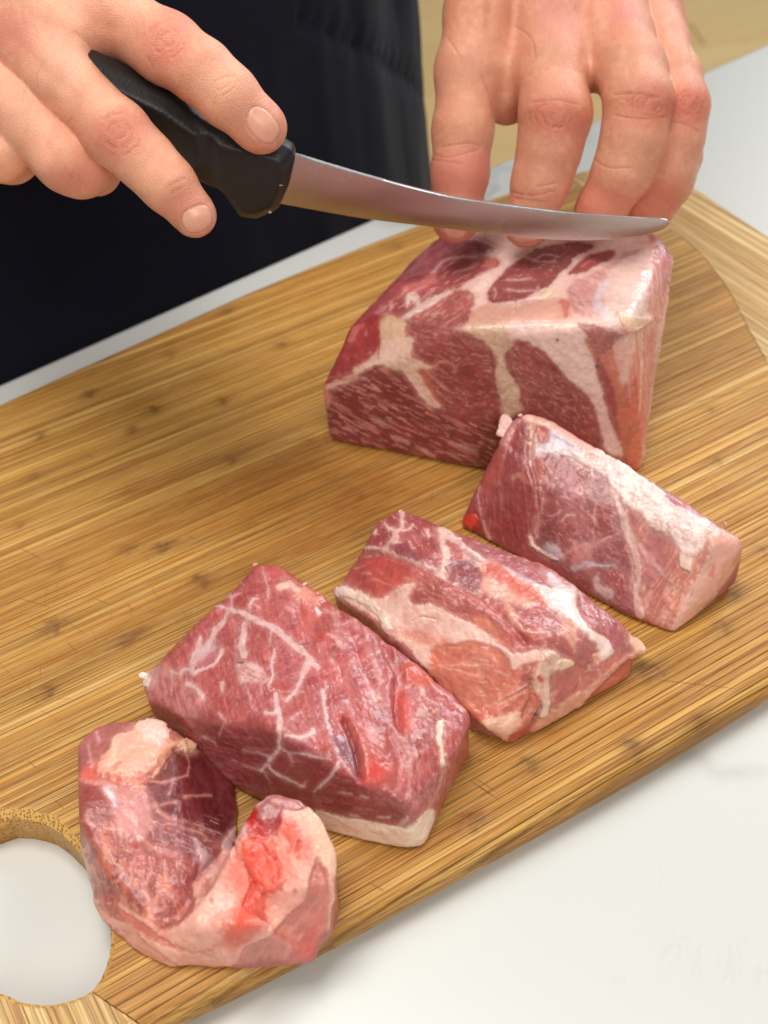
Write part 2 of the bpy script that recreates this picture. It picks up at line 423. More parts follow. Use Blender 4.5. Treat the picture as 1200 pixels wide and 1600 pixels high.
# ------------------------------------------------------------------ bamboo cutting board
OUT = spline([(-.045, .176), (.0137, .1692), (.05, .1660), (.0792, .1645), (.1267, .1627), (.168, .1614), (.2079, .1612), (.2379, .1618), (.30, .1645), (.36, .172), (.40, .186),
              (.422, .205), (.433, .235), (.438, .28), (.442, .33), (.4462, .3764), (.4487, .415), (.4492, .4392), (.4409, .4700), (.4189, .4843), (.3991, .4885), (.352, .4925),
              (.30, .4930), (.2501, .4915), (.1973, .4885), (.1454, .4828), (.0646, .4741), (0, .463), (-.04, .452), (-.065, .43), (-.075, .38), (-.078, .30), (-.075, .22), (-.065, .19)], 5, True)
HOLE = spline([(.0093, .2381), (.006, .2477), (.0007, .2545), (-.0072, .2602), (-.018, .2626), (-.03, .2595), (-.038, .248), (-.042, .235), (-.040, .22), (-.034, .209),
               (-.0258, .2020), (-.022, .1965), (-.0163, .1918), (-.0113, .1894), (-.0028, .1885), (.0042, .1943), (.0087, .2034), (.0113, .218), (.0106, .230)], 5, True)
def xR(y): return np.interp(y, [.15, .2, .25, .2952, .3211, .3441, .3635, .383, .4041, .43, .46, .49], [.275, .312, .343, .3662, .3785, .3905, .3985, .4047, .4077, .4065, .400, .388])
def xL(y): return np.interp(y, [.155, .1713, .1796, .1877, .2, .23, .30, .38, .46], [.0135, .0049, .0006, -.0033, -.009, -.020, -.036, -.03, .0])
def in_centre(q): return inside(q, OUT) & ~inside(q, HOLE) & (q[:, 0] > xL(q[:, 1]) + .00012) & (q[:, 0] < xR(q[:, 1]) - .00012)
def in_right(q): return inside(q, OUT) & (q[:, 0] > xR(q[:, 1]) + .00012)
def in_left(q): return inside(q, OUT) & ~inside(q, HOLE) & (q[:, 0] < xL(q[:, 1]) - .00012)
# (photo pixel of a growth ring of the bamboo, length mm, width mm, darkness)
KNOTS = [(140, 615, 7, 4, .8), (205, 672, 6, 4, .7), (240, 640, 7, 4, .7), (348, 628, 6, 4, .8), (362, 717, 7, 4, 1), (60, 680, 8, 4, .5), (50, 745, 9, 3, .4), (200, 858, 10, 4, .6), (255, 855, 12, 4, .8),
         (315, 908, 7, 5, 1), (200, 998, 14, 4, 1), (85, 978, 8, 5, .9), (75, 1080, 9, 4, .8), (90, 884, 8, 4, .5), (1010, 1052, 12, 5, .9), (1030, 1045, 5, 4, .8), (990, 1168, 8, 5, .9), (1100, 1127, 8, 5, 1), (828, 1195, 7, 5, .8),
         (738, 1282, 12, 5, .9), (265, 555, 6, 4, .5), (440, 540, 8, 4, .5), (355, 485, 6, 4, .7), (620, 385, 7, 4, .6), (160, 560, 8, 3, .7), (1130, 980, 9, 5, .6), (1145, 930, 8, 4, .6), (560, 770, 7, 4, .6), (1190, 860, 8, 4, .5), (480, 690, 8, 4, .4),
         (1110, 640, 8, 3, .4), (640, 1415, 9, 4, .7), (330, 1560, 9, 4, .5), (275, 850, 6, 3, .5), (30, 820, 8, 3, .4), (1120, 720, 7, 4, .4)]
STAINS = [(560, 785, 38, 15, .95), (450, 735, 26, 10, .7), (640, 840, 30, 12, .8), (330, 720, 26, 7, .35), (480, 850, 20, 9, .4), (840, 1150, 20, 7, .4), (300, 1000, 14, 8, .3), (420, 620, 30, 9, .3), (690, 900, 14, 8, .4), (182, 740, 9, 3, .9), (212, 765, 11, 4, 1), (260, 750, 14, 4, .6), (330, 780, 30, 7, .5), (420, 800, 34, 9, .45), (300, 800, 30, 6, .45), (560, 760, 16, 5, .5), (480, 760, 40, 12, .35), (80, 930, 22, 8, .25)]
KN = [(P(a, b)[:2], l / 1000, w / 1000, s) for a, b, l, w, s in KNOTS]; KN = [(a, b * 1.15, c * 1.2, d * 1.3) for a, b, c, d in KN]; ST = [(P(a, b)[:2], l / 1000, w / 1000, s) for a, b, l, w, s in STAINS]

bm_, nt, b = new_mat('bamboo')
def bamboo(name, rot):
    m, nt, b = new_mat(name); L = nt.links
    oi = N(nt, 'ShaderNodeObjectInfo'); a = N(nt, 'ShaderNodeVertexColor', layer_name='Col'); dt = N(nt, 'ShaderNodeAttribute', attribute_name='endgrain')
    def vec(sx, sy):
        v = coords(nt, rot=(0, 0, rot), scale=(sx, sy, sy)); va = N(nt, 'ShaderNodeVectorMath', operation='ADD'); L.new(v, va.inputs[0])
        L.new(math_(nt, 'MULTIPLY', oi.outputs['Random'], 91), va.inputs[1]); return va.outputs[0]
    g1 = noise_n(nt, vec(5, 1500), 1, 3, .7); g2 = noise_n(nt, vec(9, 600), 1, 4, .65, .15); g3 = noise_n(nt, vec(22, 120), 1, 3); g4 = noise_n(nt, vec(60, 2600), 1, 2)
    c = a.outputs['Color']
    c = mixc(nt, ramp(nt, g2, [(.44, 0), (.60, .60)]), c, lin(150, 92, 36), 'MIX')
    c = mixc(nt, ramp(nt, g1, [(.47, 0), (.63, .70)]), c, lin(112, 66, 24))
    c = mixc(nt, ramp(nt, g4, [(.48, 0), (.8, .45)]), c, lin(244, 208, 142))
    c = mixc(nt, ramp(nt, g3, [(.35, .22), (.65, 0)]), c, lin(150, 100, 45))
    vo = N(nt, 'ShaderNodeTexVoronoi'); vo.inputs['Scale'].default_value = 1050; L.new(coords(nt), vo.inputs['Vector'])
    dots = mixc(nt, ramp(nt, vo.outputs['Distance'], [(.34, 1), (.50, 0)]), lin(212, 168, 98), lin(156, 110, 58))
    c = mixc(nt, dt.outputs['Fac'], c, dots)
    L.new(c, b.inputs['Base Color'])
    L.new(ramp(nt, g2, [(.3, .36), (.7, .5)]), b.inputs['Roughness']); b.inputs['Specular IOR Level'].default_value = .25
    h = math_(nt, 'ADD', math_(nt, 'MULTIPLY', g1, -.8), g2)
    L.new(bump(nt, h, .35, .0002), b.inputs['Normal']); return m
BM_X = bamboo('bamboo_long_grain', 0); BM_Y = bamboo('bamboo_cross_grain', math.radians(90))
board = empty('cutting_board', (.17, .31, 0), label='long barrel-shaped bamboo cutting board with a hand hole, lying on the white worktop', category='cutting board')
TONES = [lin(226, 176, 94), lin(216, 162, 80), lin(206, 148, 68), lin(234, 190, 114), lin(194, 140, 66), lin(224, 172, 90), lin(212, 160, 80)]; PALE = [lin(226, 190, 130), lin(216, 178, 116), lin(232, 200, 142)]  # PALE: end strips toned lighter, with the far end's sheen painted in
def intervals(mask, t):
    r = []; k = np.nonzero(np.diff(np.concatenate([[0], mask.astype(int), [0]])))[0]
    for a, b_ in zip(k[::2], k[1::2]): r.append((t[a], t[b_ - 1]))
    return r
def stave(axis, c0, c1, test, tone, mat):
    """one bamboo strip between c0 and c1 across, cut to the board's outline, its hole and the curved joints"""
    lo, hi = (-.09, .47) if axis == 0 else (.14, .51)
    t = np.linspace(lo, hi, 2801)
    rows = np.array([0, .00012, .0004, .0012, .0022, .0032, .0040]); w = c1 - c0
    rr = np.unique(np.concatenate([np.minimum(rows, w / 2), w - np.minimum(rows, w / 2)])); rr = rr[np.concatenate([[True], np.diff(rr) > 5e-5])]
    def at(c):
        q = np.column_stack([t, np.full(len(t), c)]) if axis == 0 else np.column_stack([np.full(len(t), c), t]); return [i for i in intervals(test(q), t)]
    cand = []
    for cc in (c0 + w / 2, c0 + w * .98, c0 + w * .02):
        for iv in at(cc):
            if iv[1] - iv[0] > .003 and not any(min(iv[1], o[1]) - max(iv[0], o[0]) > 0 for o in cand): cand.append(iv)
    for iv in cand:
        pts = []
        for r in rr:
            c = c0 + r; best = None
            for o in at(c):
                ov = min(iv[1], o[1]) - max(iv[0], o[0])
                if ov > 0 and (best is None or ov > best[0]): best = (ov, o)
            if best: pts.append((c, best[1]))
        if len(pts) < 2: continue
        L_ = max(p[1][1] - p[1][0] for p in pts); nm = max(6, int(L_ / .0012))
        e = np.array([0, .0002, .0006, .0012, .002, .003, .0042, .006]) / max(L_, .02); e = e[e < .45]
        u = np.concatenate([e, np.linspace(e[-1], 1 - e[-1], nm)[1:-1], 1 - e[::-1]])
        nu, nv = len(u), len(pts)
        A = np.array([[o[0] + (o[1] - o[0]) * u, np.full(nu, c)] for c, o in pts])     # nv,2,nu
        X_, Y_ = (A[:, 0], A[:, 1]) if axis == 0 else (A[:, 1], A[:, 0])
        q = np.column_stack([X_.ravel(), Y_.ravel()])
        d = np.full(len(q), .02); near = np.nonzero(seg_dist(q, OUT[::4], True) < .011)[0]
        if len(near): d[near] = seg_dist(q[near], OUT, True)
        rad = .006; dz = np.where(d < rad, rad - np.sqrt(np.maximum(rad ** 2 - (rad - d) ** 2, 0)), 0)
        eg = np.zeros(len(q)); dh = np.zeros(len(q))
        nh = np.nonzero((q[:, 0] < .03) & (q[:, 1] < .28))[0]
        if len(nh):
            d2 = seg_dist(q[nh], HOLE, True); ch = np.interp(q[nh, 1], [.19, .215, .245], [.0010, .0013, .0028])
            dh[nh] = np.maximum(0, ch - d2) * .75; eg[nh] = sstep(0, .0006, ch - d2 + .0003)
        g = np.full(nv, 0.); g[0] = g[-1] = .00010
        zt = TB - np.maximum(dz, dh) - np.repeat(g, nu) + rnd.uniform(-.00004, .00004)
        zb = np.minimum(dz, .0068); 
        col = np.tile(tone, (len(q), 1)); al, ac = (0, 1) if axis == 0 else (1, 0)
        dark = lin(78, 42, 16)
        if axis == 0:
            for p, l, w_, s_ in KN:
                if abs(p[ac] - (c0 + w / 2)) > w_ * .8 + w / 2: continue
                x = (q[:, al] - p[al]) / l; y = (q[:, ac] - p[ac]) / w_
                f = fbm(q * 900, 5, 3) * .5
                m = np.exp(-(np.abs(x) * 2.0 + f * .6) ** 2) * np.exp(-(y * 1.5) ** 4) * s_ * (.62 + .5 * f); m += np.exp(-(x * .7) ** 2) * .25 * s_ * np.exp(-(y * 1.2) ** 2)
                ring = np.exp(-((x - .12 * np.cos(y * 4)) * 7) ** 2) * np.exp(-(y * 1.3) ** 4) * s_ * .55
                m = np.clip((m + ring) * (.7 + .5 * fbm(q * 500, 15, 2)), 0, .86)[:, None]; col = col * (1 - m) + dark * m
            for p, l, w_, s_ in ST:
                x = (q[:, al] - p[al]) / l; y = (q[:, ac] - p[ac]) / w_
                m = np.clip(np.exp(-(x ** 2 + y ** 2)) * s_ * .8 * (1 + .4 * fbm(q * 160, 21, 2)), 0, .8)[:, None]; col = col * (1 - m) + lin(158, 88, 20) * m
        rowd = np.ones(nv); rowd[0] = rowd[1] = rnd.choice([.3, .5, .7, .9]); rowd[-1] = rowd[-2] = rnd.choice([.35, .6, .9])
        col = col * np.repeat(rowd, nu)[:, None] * (1 + .06 * fbm(q * np.array([12, 500] if axis == 0 else [500, 12]), 8, 2))[:, None]
        top = np.column_stack([q, zt]); bi = np.concatenate([np.arange(nu), np.arange((nv - 1) * nu, nv * nu)])
        bot = np.column_stack([q[bi], zb[bi]])
        V = np.vstack([top, bot]); nT = nv * nu; fs = []
        I = np.arange(nT).reshape(nv, nu); fs.append(np.stack([I[:-1, :-1], I[:-1, 1:], I[1:, 1:], I[1:, :-1]], -1).reshape(-1, 4))
        B = nT + np.arange(2 * nu).reshape(2, nu)
        fs.append(np.stack([B[0, :-1], B[0, 1:], I[0, 1:], I[0, :-1]], -1)); fs.append(np.stack([I[-1, :-1], I[-1, 1:], B[1, 1:], B[1, :-1]], -1))
        fs.append(np.stack([B[1, :-1], B[1, 1:], B[0, 1:], B[0, :-1]], -1))
        Fq = np.vstack(fs)
        if axis == 1: Fq = Fq[:, ::-1]
        if True:   # ends: a fan of quads
            ends = []
            for k in (0, nu - 1):
                for r_ in range(nv - 1):
                    ends.append([I[r_, k], I[r_ + 1, k], B[1, k] if r_ == nv - 2 else I[r_ + 1, k], B[0, k]] if False else None)
        # end walls
        ex = []
        for k, flip in ((0, False), (nu - 1, True)):
            loopi = [int(I[r_, k]) for r_ in range(nv)] + [int(B[1, k]), int(B[0, k])]
            if flip != (axis == 1): loopi = loopi[::-1]
            ex.append(loopi)
        colv = np.vstack([col, np.tile(tone * .8, (2 * nu, 1))]); egv = np.concatenate([eg, np.zeros(2 * nu)])
        faces = Fq.tolist() + ex
        o = mesh_obj('bamboo_strip', V, faces, mat, board, col=colv, attrs={'endgrain': egv}, smooth=True)
        o.data.set_sharp_from_angle(angle=math.radians(50))
y = .1605
while y < .494:
    w = rnd.choice([.0021, .0026, .0032, .0038, .0029, .0045]); tone = np.array(rnd.choice(TONES)) * rnd.uniform(.9, 1.06)
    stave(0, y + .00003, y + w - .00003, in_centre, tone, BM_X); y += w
x = .300
while x < .45:
    w = rnd.choice([.005, .0062, .0056]); stave(1, x + .00003, x + w - .00003, in_right, np.array(rnd.choice(PALE)) * rnd.uniform(.94, 1.06), BM_Y); x += w
x = -.078
while x < .0125:
    w = rnd.choice([.0045, .0055, .005]); stave(1, x + .00003, x + w - .00003, in_left, np.array(rnd.choice(PALE)) * rnd.uniform(.94, 1.06), BM_Y); x += w
# knife scratches
def scratches():
    vs = []; fs = []
    def cut(a, b_, w):
        a = np.array(a[:2]); b_ = np.array(b_[:2]); d = b_ - a; n = np.array([-d[1], d[0]]) / (np.linalg.norm(d) + 1e-9); k = len(vs); m = (a + b_) / 2 + n * np.linalg.norm(d) * rnd.uniform(-.02, .02)
        for p, ww in ((a, .2), (a * .7 + m * .3, .8), (m, 1), (b_ * .7 + m * .3, .8), (b_, .2)):
            for s in (1, -1): vs.append((*(p + n * w * ww * s / 2), TB + .00008))
        for i in range(4): fs.append([k + 2 * i, k + 2 * i + 1, k + 2 * i + 3, k + 2 * i + 2])
    for a, b_ in (((1025, 1062), (1150, 1076)), ((1023, 1040), (1038, 1056)), ((600, 1140), (640, 1160)), ((150, 936), (168, 944)), ((198, 942), (208, 956)), ((28, 855), (68, 876)), ((30, 935), (80, 950)), ((105, 1003), (122, 1022)), ((43, 1188), (56, 1200)), ((86, 1250), (100, 1264)), 
                  ((735, 1220), (770, 1244)), ((742, 1216), (776, 1238)), ((748, 1228), (782, 1252)), ((575, 1378), (600, 1392)), ((1005, 650), (1200, 600)), ((1010, 905), (1100, 880))):
        cut(P(*a), P(*b_), .00028)
    for k in range(170):
        px, py = rnd.choice([(rnd.uniform(0, 500), rnd.uniform(640, 1150)), (rnd.uniform(500, 1200), rnd.uniform(600, 1400)), (rnd.uniform(250, 560), rnd.uniform(500, 800))])
        p = P(px, py)[:2]
        if not in_centre(np.array([p]))[0] or seg_dist(np.array([p]), OUT, True)[0] < .02: continue
        a = math.radians(rnd.gauss(100, 22) if rnd.random() < .75 else rnd.uniform(0, 180)); l = rnd.uniform(.003, .014)
        cut(p, p + np.array([math.cos(a), math.sin(a)]) * l, rnd.uniform(.00008, .00018))
    m, nt, b = new_mat('scratch'); b.inputs['Base Color'].default_value = (*lin(128, 86, 42), 1); b.inputs['Roughness'].default_value = .7
    o = mesh_obj('knife_scratches', vs, fs, m, board); tag(o, kind='stuff')
scratches()
print('board done', round(time.time() - T0, 1))

# ================================================================== MEAT
MEAT = meat_mat('raw_pork'); FATM = meat_mat('pork_fat')
def below(q, h=0., dx=0, dy=0): return np.array([q[0] + dx / 1000, q[1] + dy / 1000, TB + h / 1000])
def pts(*a): return [P(*q) for q in a]
def meat_piece(name, label, category, group, hulls, paint, fatmask=None, partname='lean_meat', fatname='fat_cap', seed=1, base=(169, 79, 74), warp=4., bits=None, crumbs=None, **kw):
    V, Q = hull_solid(hulls, seed=seed, **kw); Nn = normals(V, Q)
    pa = Paint(V, Nn, base, seed, warp); paint(pa); V2, col = pa.finish(Nn)
    loc = V2.mean(0); loc[2] = TB
    root = empty(name, loc, label=label, category=category, group=group)
    ms = np.zeros(len(Q), bool)
    if fatmask is not None:
        vm = np.zeros(len(V), bool)
        for poly in fatmask: vm |= inside(pa.q, spline(poly, 4, True)) & (pa.view > -.25)
        ms = vm[Q].sum(1) >= 3
    for nm, k, mt in ((partname, ~ms, MEAT), (fatname, ms, FATM)):
        if not k.any(): continue
        u, q = sub_mesh(V2, Q, k)
        mesh_obj(nm, V2[u], q.astype(np.int32), mt, root, col=col[u], attrs={'fat': pa.fat[u]})
    for nm, hb, cl in (bits or []):        # loose tags of fat that hang from the edge
        Vb, Qb = hull_solid(hb, vox=.0006, blur=1, wob=.0007, seed=seed + 5, k=.002, wscale=350)
        cb = np.tile(lin(*cl), (len(Vb), 1)) * (1 + .12 * fbm(Vb * 500, seed, 2))[:, None]
        mesh_obj(nm, Vb, Qb.astype(np.int32), FATM, root, col=np.clip(cb, 0, .95), attrs={'fat': np.ones(len(Vb))})
    rg = random.Random(seed)
    for x, y, h, r_, cl in (crumbs or []):      # small torn shreds standing on the cut edges
        c0 = P(x, y, h); pc = [c0 + np.array([rg.gauss(0, 1), rg.gauss(0, 1), rg.gauss(0, .7)]) * r_ * .00062 for _ in range(11)]
        Vb, Qb = hull_solid([pc], vox=.0005, blur=1, wob=.0004, seed=rg.randint(0, 99), wscale=500)
        mesh_obj('torn_shred', Vb, Qb.astype(np.int32), FATM, root, col=np.tile(lin(*cl), (len(Vb), 1)), attrs={'fat': np.ones(len(Vb))})
    print(name, len(V), 'verts', round(time.time() - T0, 1)); return root
def Zm(x0, y0, s):
    return lambda *c: [(x0 + a / s, y0 + b / s) for a, b in zip(c[::2], c[1::2])]
CUTS = 'thick slices cut from the pork block'
def rect(x0, y0, x1, y1): return [(x0, y0), (x1, y0), (x1, y1), (x0, y1)]
LE, LD, LL = (174, 92, 94), (147, 64, 68), (182, 98, 96)
FT, FW, PK, MU, SN = (246, 210, 200), (244, 222, 212), (224, 152, 138), (196, 124, 120), (214, 200, 206)

# ---- the block
def roast_paint(p):
    A, B, C_, D_ = Zm(480, 340, 4), Zm(760, 340, 4), Zm(480, 540, 4), Zm(760, 540, 4)
    front = [(497, 600), (545, 505), (593, 495), (727, 514), (913, 512), (985, 505), (1003, 740), (765, 740), (512, 695)]
    p.poly(front, (164, 81, 82), 6, .7)
    # right side: skin-side fat and streaky muscle
    side = [(940, 352), (1040, 362), (1056, 400), (1046, 560), (1030, 690), (1005, 745), (985, 700), (975, 560), (985, 480), (996, 420), (985, 385)]
    p.poly(side, (216, 132, 122), 4, 1, fat=.5)
    p.fibre(side, 86, 3.2, 90, .05, (238, 180, 166), .75, .25, seed=4, bend=.15); p.fibre(side, 86, 4.5, 120, .12, (212, 112, 94), .65, .2, seed=9, bend=.15)
    p.line([(1046, 372), (1053, 410), (1046, 500), (1040, 600), (1024, 690), (1004, 745)], [8, 10, 20, 24, 22, 10], (238, 190, 168), 2, 1, dh=.3, fat=1)
    p.line([(1022, 365), (1044, 400), (1040, 440), (1036, 470)], [6, 14, 9, 2], (203, 115, 111), 3, .8)
    p.line([(1028, 520), (1022, 640), (1008, 720)], [3, 7, 4], (214, 188, 178), 3, .8)
    p.line([(992, 555), (998, 660), (984, 735)], [8, 20, 14], (210, 100, 86), 4, .85)
    p.line([(1004, 430), (1010, 470), (1004, 520), (1000, 640)], 2.2, (244, 196, 182), 1.5, .8); p.line([(1014, 410), (1020, 460), (1012, 520)], 1.8, (240, 190, 178), 1.5, .7)
    # top face: fat network around the dark eye muscles
    p.poly([(690, 355), (800, 350), (1000, 350), (1000, 500), (913, 515), (727, 516), (640, 500), (650, 470), (700, 425), (760, 395), (720, 375)], FT, 6, 1, fat=1, jit=.09)
    p.poly([(800, 480), (880, 465), (880, 505), (740, 512), (730, 495), (760, 478)], (232, 176, 156), 5, .9, dh=.3)
    p.poly(A(350, 640, 480, 470, 620, 380, 640, 260, 830, 70, 1000, 110, 1190, 170, 1080, 230, 900, 260, 780, 360, 620, 400, 540, 430), (157, 84, 90), 4, 1, fat=0)
    p.poly(A(560, 420, 780, 350, 860, 270, 1000, 240, 1180, 260, 1190, 300, 1040, 370, 960, 430, 880, 450, 700, 540, 620, 590, 480, 610, 370, 620, 420, 540), (172, 84, 86), 3, 1, fat=0)
    p.fibre(A(560, 420, 860, 270, 1180, 250, 1190, 310, 880, 460, 620, 600, 370, 620), -28, 2.6, 16, .18, (226, 160, 152), .75, .2, seed=2)
    p.poly(A(640, 630, 760, 560, 900, 470, 1000, 455, 1045, 500, 1030, 580, 980, 680, 900, 690, 700, 660), (185, 106, 100), 3, 1, fat=0)
    p.fibre(A(640, 630, 900, 470, 1040, 480, 1030, 600, 960, 690, 700, 660), -30, 2.4, 12, .12, (224, 160, 150), .8, .2, seed=3)
    p.line(A(600, 620, 700, 570, 800, 510, 880, 465), [5, 7, 7, 5], (240, 206, 196), 1.5, 1, dh=.2, fat=1)
    p.poly(A(610, 510, 640, 470, 690, 480, 700, 540, 680, 560, 650, 520, 620, 560), (240, 200, 190), 1.5, 1, dh=.3); p.poly(A(590, 440, 720, 400, 790, 365, 800, 390, 700, 460, 600, 460), (206, 118, 116), 2, .9, dh=.6)
    p.line(A(430, 600, 520, 520), 3, (222, 160, 156), 1.5, .6); p.line(A(520, 540, 515, 575), 3, (230, 180, 172), 1, .7)
    p.line(A(780, 350, 850, 280, 960, 250, 1060, 245), 3, (222, 176, 170), 2, .8); p.line(A(830, 240, 860, 200, 890, 215), 5, (178, 120, 122), 3, .6)
    p.line(A(960, 120, 1080, 135, 1190, 185), 5, (228, 182, 176), 2, .9, fat=1); p.line(A(540, 400, 620, 340, 700, 290, 780, 150), 3, (186, 128, 130), 3, .6, break_=.3)
    p.line(A(900, 350, 1000, 320, 1080, 290), 2, (226, 170, 162), 1, .7); p.line(A(560, 410, 660, 380, 760, 360), 3, (120, 58, 64), 2, .6)
    # eye muscles
    e1 = B(260, 230, 330, 190, 480, 160, 660, 165, 640, 210, 560, 240, 520, 300, 440, 360, 400, 420, 330, 450, 240, 500, 80, 535, 10, 520, 10, 450, 60, 390, 100, 340, 190, 270)
    p.poly(e1, (151, 77, 77), 2, 1, fat=0, dh=-.15); p.fibre(e1, -12, 2.2, 7, .30, (206, 140, 134), .7, .15, seed=5)
    for l in (B(240, 240, 300, 262, 350, 230, 450, 240), B(300, 262, 340, 275, 430, 270), B(120, 385, 200, 388, 280, 380), B(130, 450, 200, 462, 300, 460, 330, 430), B(50, 500, 60, 470, 50, 440)): p.line(l, 2.4, (224, 172, 166), 1.1, .8, fat=1)
    e2 = B(520, 362, 560, 300, 640, 235, 720, 205, 800, 212, 770, 260, 700, 290, 620, 340); p.poly(e2, (164, 84, 80), 2, 1, fat=0, dh=-.15); p.line(B(600, 300, 650, 270, 680, 285), 1.6, (220, 150, 140), 1, .7)
    p.poly(B(520, 440, 620, 370, 820, 270, 870, 215, 960, 210, 900, 250, 820, 290, 740, 400, 700, 440, 730, 520, 720, 600, 560, 600, 520, 520), (206, 140, 136), 5, .85); p.fibre(B(520, 440, 820, 270, 740, 400, 730, 600, 560, 600), 40, 2, 14, .1, (228, 184, 178), .8, .25, seed=7)
    p.poly(B(0, 255, 60, 262, 50, 300, 0, 320), (210, 126, 112), 2, .9)
    p.poly(B(780, 330, 880, 250, 960, 250, 970, 400, 920, 480, 960, 570, 1040, 630, 960, 660, 860, 640, 800, 620, 760, 520, 740, 440), (238, 206, 196), 6, .9, dh=.2, fat=1, jit=.06)  # creamy fat whitened further, its wet sheen put into the colour
    p.line(B(760, 400, 700, 470, 700, 560, 760, 600), [4, 10, 12, 6], (226, 216, 222), 4, .8)
    p.poly(B(820, 600, 900, 620, 1040, 632, 960, 690, 880, 710, 840, 660), (242, 196, 170), 2, 1, dh=1.0, fat=1); p.line(B(960, 680, 900, 720, 880, 780), [4, 6, 3], (236, 190, 174), 2, .9, dh=.4)
    p.line(B(1020, 635, 1055, 632), 3, (226, 120, 108), 1.5, .9); p.line(B(480, 530, 500, 560, 490, 620), [8, 10, 4], (206, 104, 92), 3, .8)
    p.crease(B(160, 540, 260, 510, 380, 495, 430, 430), 1.3, -.7, (204, 129, 107), .8); p.crease(B(100, 660, 300, 655, 500, 650), 1.2, -.3, (206, 150, 132), .6); p.crease(B(160, 560, 190, 590, 150, 620), 1, -.3, (200, 130, 116), .6)
    p.poly(B(350, 480, 380, 455, 430, 425, 425, 460, 390, 495), (250, 216, 186), 1.2, 1, dh=.3)
    for l in (B(760, 450, 780, 540, 800, 610), B(740, 520, 800, 590), B(560, 540, 640, 600), B(600, 520, 680, 590), B(620, 560, 700, 640)): p.line(l, 1.5, (236, 200, 194), 1, .7)
    # cut face
    p.poly(B(100, 660, 560, 660, 640, 800, 700, 1000, 740, 1180, 820, 1380, 860, 1450, 820, 1490, 740, 1440, 680, 1200, 600, 1080, 500, 1000, 380, 860, 250, 770, 130, 740), (242, 206, 196), 3, 1, fat=1, jit=.05)
    p.poly([(727, 512), (780, 508), (800, 530), (800, 560), (812, 600), (815, 640), (788, 650), (772, 600), (776, 560), (748, 545)], (226, 192, 164), 4, 1, dh=.15, fat=1)
    p.mottle([(745, 520), (800, 520), (812, 640), (770, 640), (770, 560)], 5, (206, 158, 132), .6, .05, .4, seed=2)
    m1 = D_(130, 40, 200, -10, 320, 30, 420, 110, 520, 220, 600, 300, 640, 380, 670, 430, 690, 540, 700, 640, 600, 560, 400, 440, 300, 380, 220, 370, 200, 260, 130, 130, 110, 70)
    p.poly(m1, (159, 86, 80), 3, 1, fat=0); p.fibre(m1, 35, 2.4, 12, .14, (196, 126, 118), .8, .2, seed=8, bend=.6); p.veins(m1, 22, .045, (204, 142, 132), .7, seed=9)
    p.poly(D_(620, -40, 720, -40, 800, 60, 830, 180, 900, 360, 960, 580, 960, 700, 900, 720, 850, 640, 830, 480, 810, 320, 760, 180, 700, 80), (212, 126, 102), 3, 1, fat=0)
    p.poly(B(570, 660, 680, 670, 730, 700, 780, 800, 700, 860, 640, 760), (178, 106, 100), 2, .9); p.fibre(B(570, 660, 780, 700, 800, 900, 680, 900), 20, 2, 9, .1, (214, 156, 148), .6, .2, seed=6)
    p.poly(D_(800, 0, 900, -60, 920, 60, 890, 200, 850, 260, 830, 160), (238, 196, 180), 4, .8)
    pf = C_(340, 20, 640, -60, 640, 60, 680, 90, 760, 120, 800, 130, 740, 160, 700, 150, 760, 260, 840, 360, 800, 380, 730, 330, 660, 230, 600, 150, 520, 120, 420, 130, 320, 180, 290, 140, 300, 90)
    lm = C_(-20, 420, 60, 340, 180, 250, 300, 220, 420, 130, 540, 130, 640, 180, 700, 320, 860, 380, 1100, 300, 1200, 420, 1200, 820, 900, 740, 300, 660, 100, 620)
    p.poly(lm, (143, 64, 68), 4, .9, fat=0); p.fibre(lm, 27, 3.2, 26, .10, (210, 138, 127), .72, .22, seed=12, bend=.25, dh=.12); p.fibre(lm, 24, 2.2, 18, .28, (226, 168, 158), .7, .14, seed=22, bend=.25)
    ur = [(640, 505), (727, 520), (765, 545), (775, 600), (770, 660), (690, 640), (650, 575), (632, 545)]
    p.poly(ur, (164, 84, 80), 3, .9, fat=0); p.fibre(ur, 15, 2.4, 10, .15, (206, 136, 126), .7, .2, seed=14, bend=.9); p.veins(ur, 18, .04, (214, 150, 138), .6, seed=4)
    p.poly([(593, 497), (630, 500), (632, 530), (640, 560), (632, 575), (598, 570), (592, 545)], (230, 190, 160), 3, 1, dh=.1, fat=1)
    p.poly(pf, (242, 202, 182), 2, 1, dh=.1, fat=1); p.line(C_(440, 0, 440, 80), 2, (164, 88, 74), 1, .7, dh=-.4)
    p.line(C_(80, 290, 180, 240, 260, 215, 320, 190), [13, 9, 8, 7], (234, 184, 164), 2, 1, fat=1, dh=.2); p.line(C_(100, 290, 130, 330, 120, 380), [12, 10, 4], (230, 160, 140), 2, 1, fat=1)
    p.line(C_(790, 130, 830, 100, 880, 100, 930, 140, 920, 160), 3, (224, 164, 150), 1.2, .8); p.line(C_(730, 150, 800, 210, 870, 270), [4, 3, 2], (222, 160, 146), 1.5, .8)
    p.poly(C_(690, 150, 740, 160, 790, 260, 840, 340, 800, 330, 730, 220), (201, 106, 88), 2, .8)
    p.poly([(545, 510), (585, 492), (594, 505), (590, 545), (560, 575), (530, 590), (500, 605), (510, 570)], (172, 64, 66), 3, .95, fat=0); p.mottle([(500, 600), (590, 495), (590, 570)], 7, (216, 140, 132), .6, .2, .5, seed=6)
    p.line(A(270, 760, 300, 700, 340, 670), [10, 8, 3], (222, 128, 118), 2, .8, dh=.3)
    for l in (D_(690, 130, 706, 140), B(438, 762, 444, 768)): p.line(l, 3, (70, 40, 40), .8, .9)
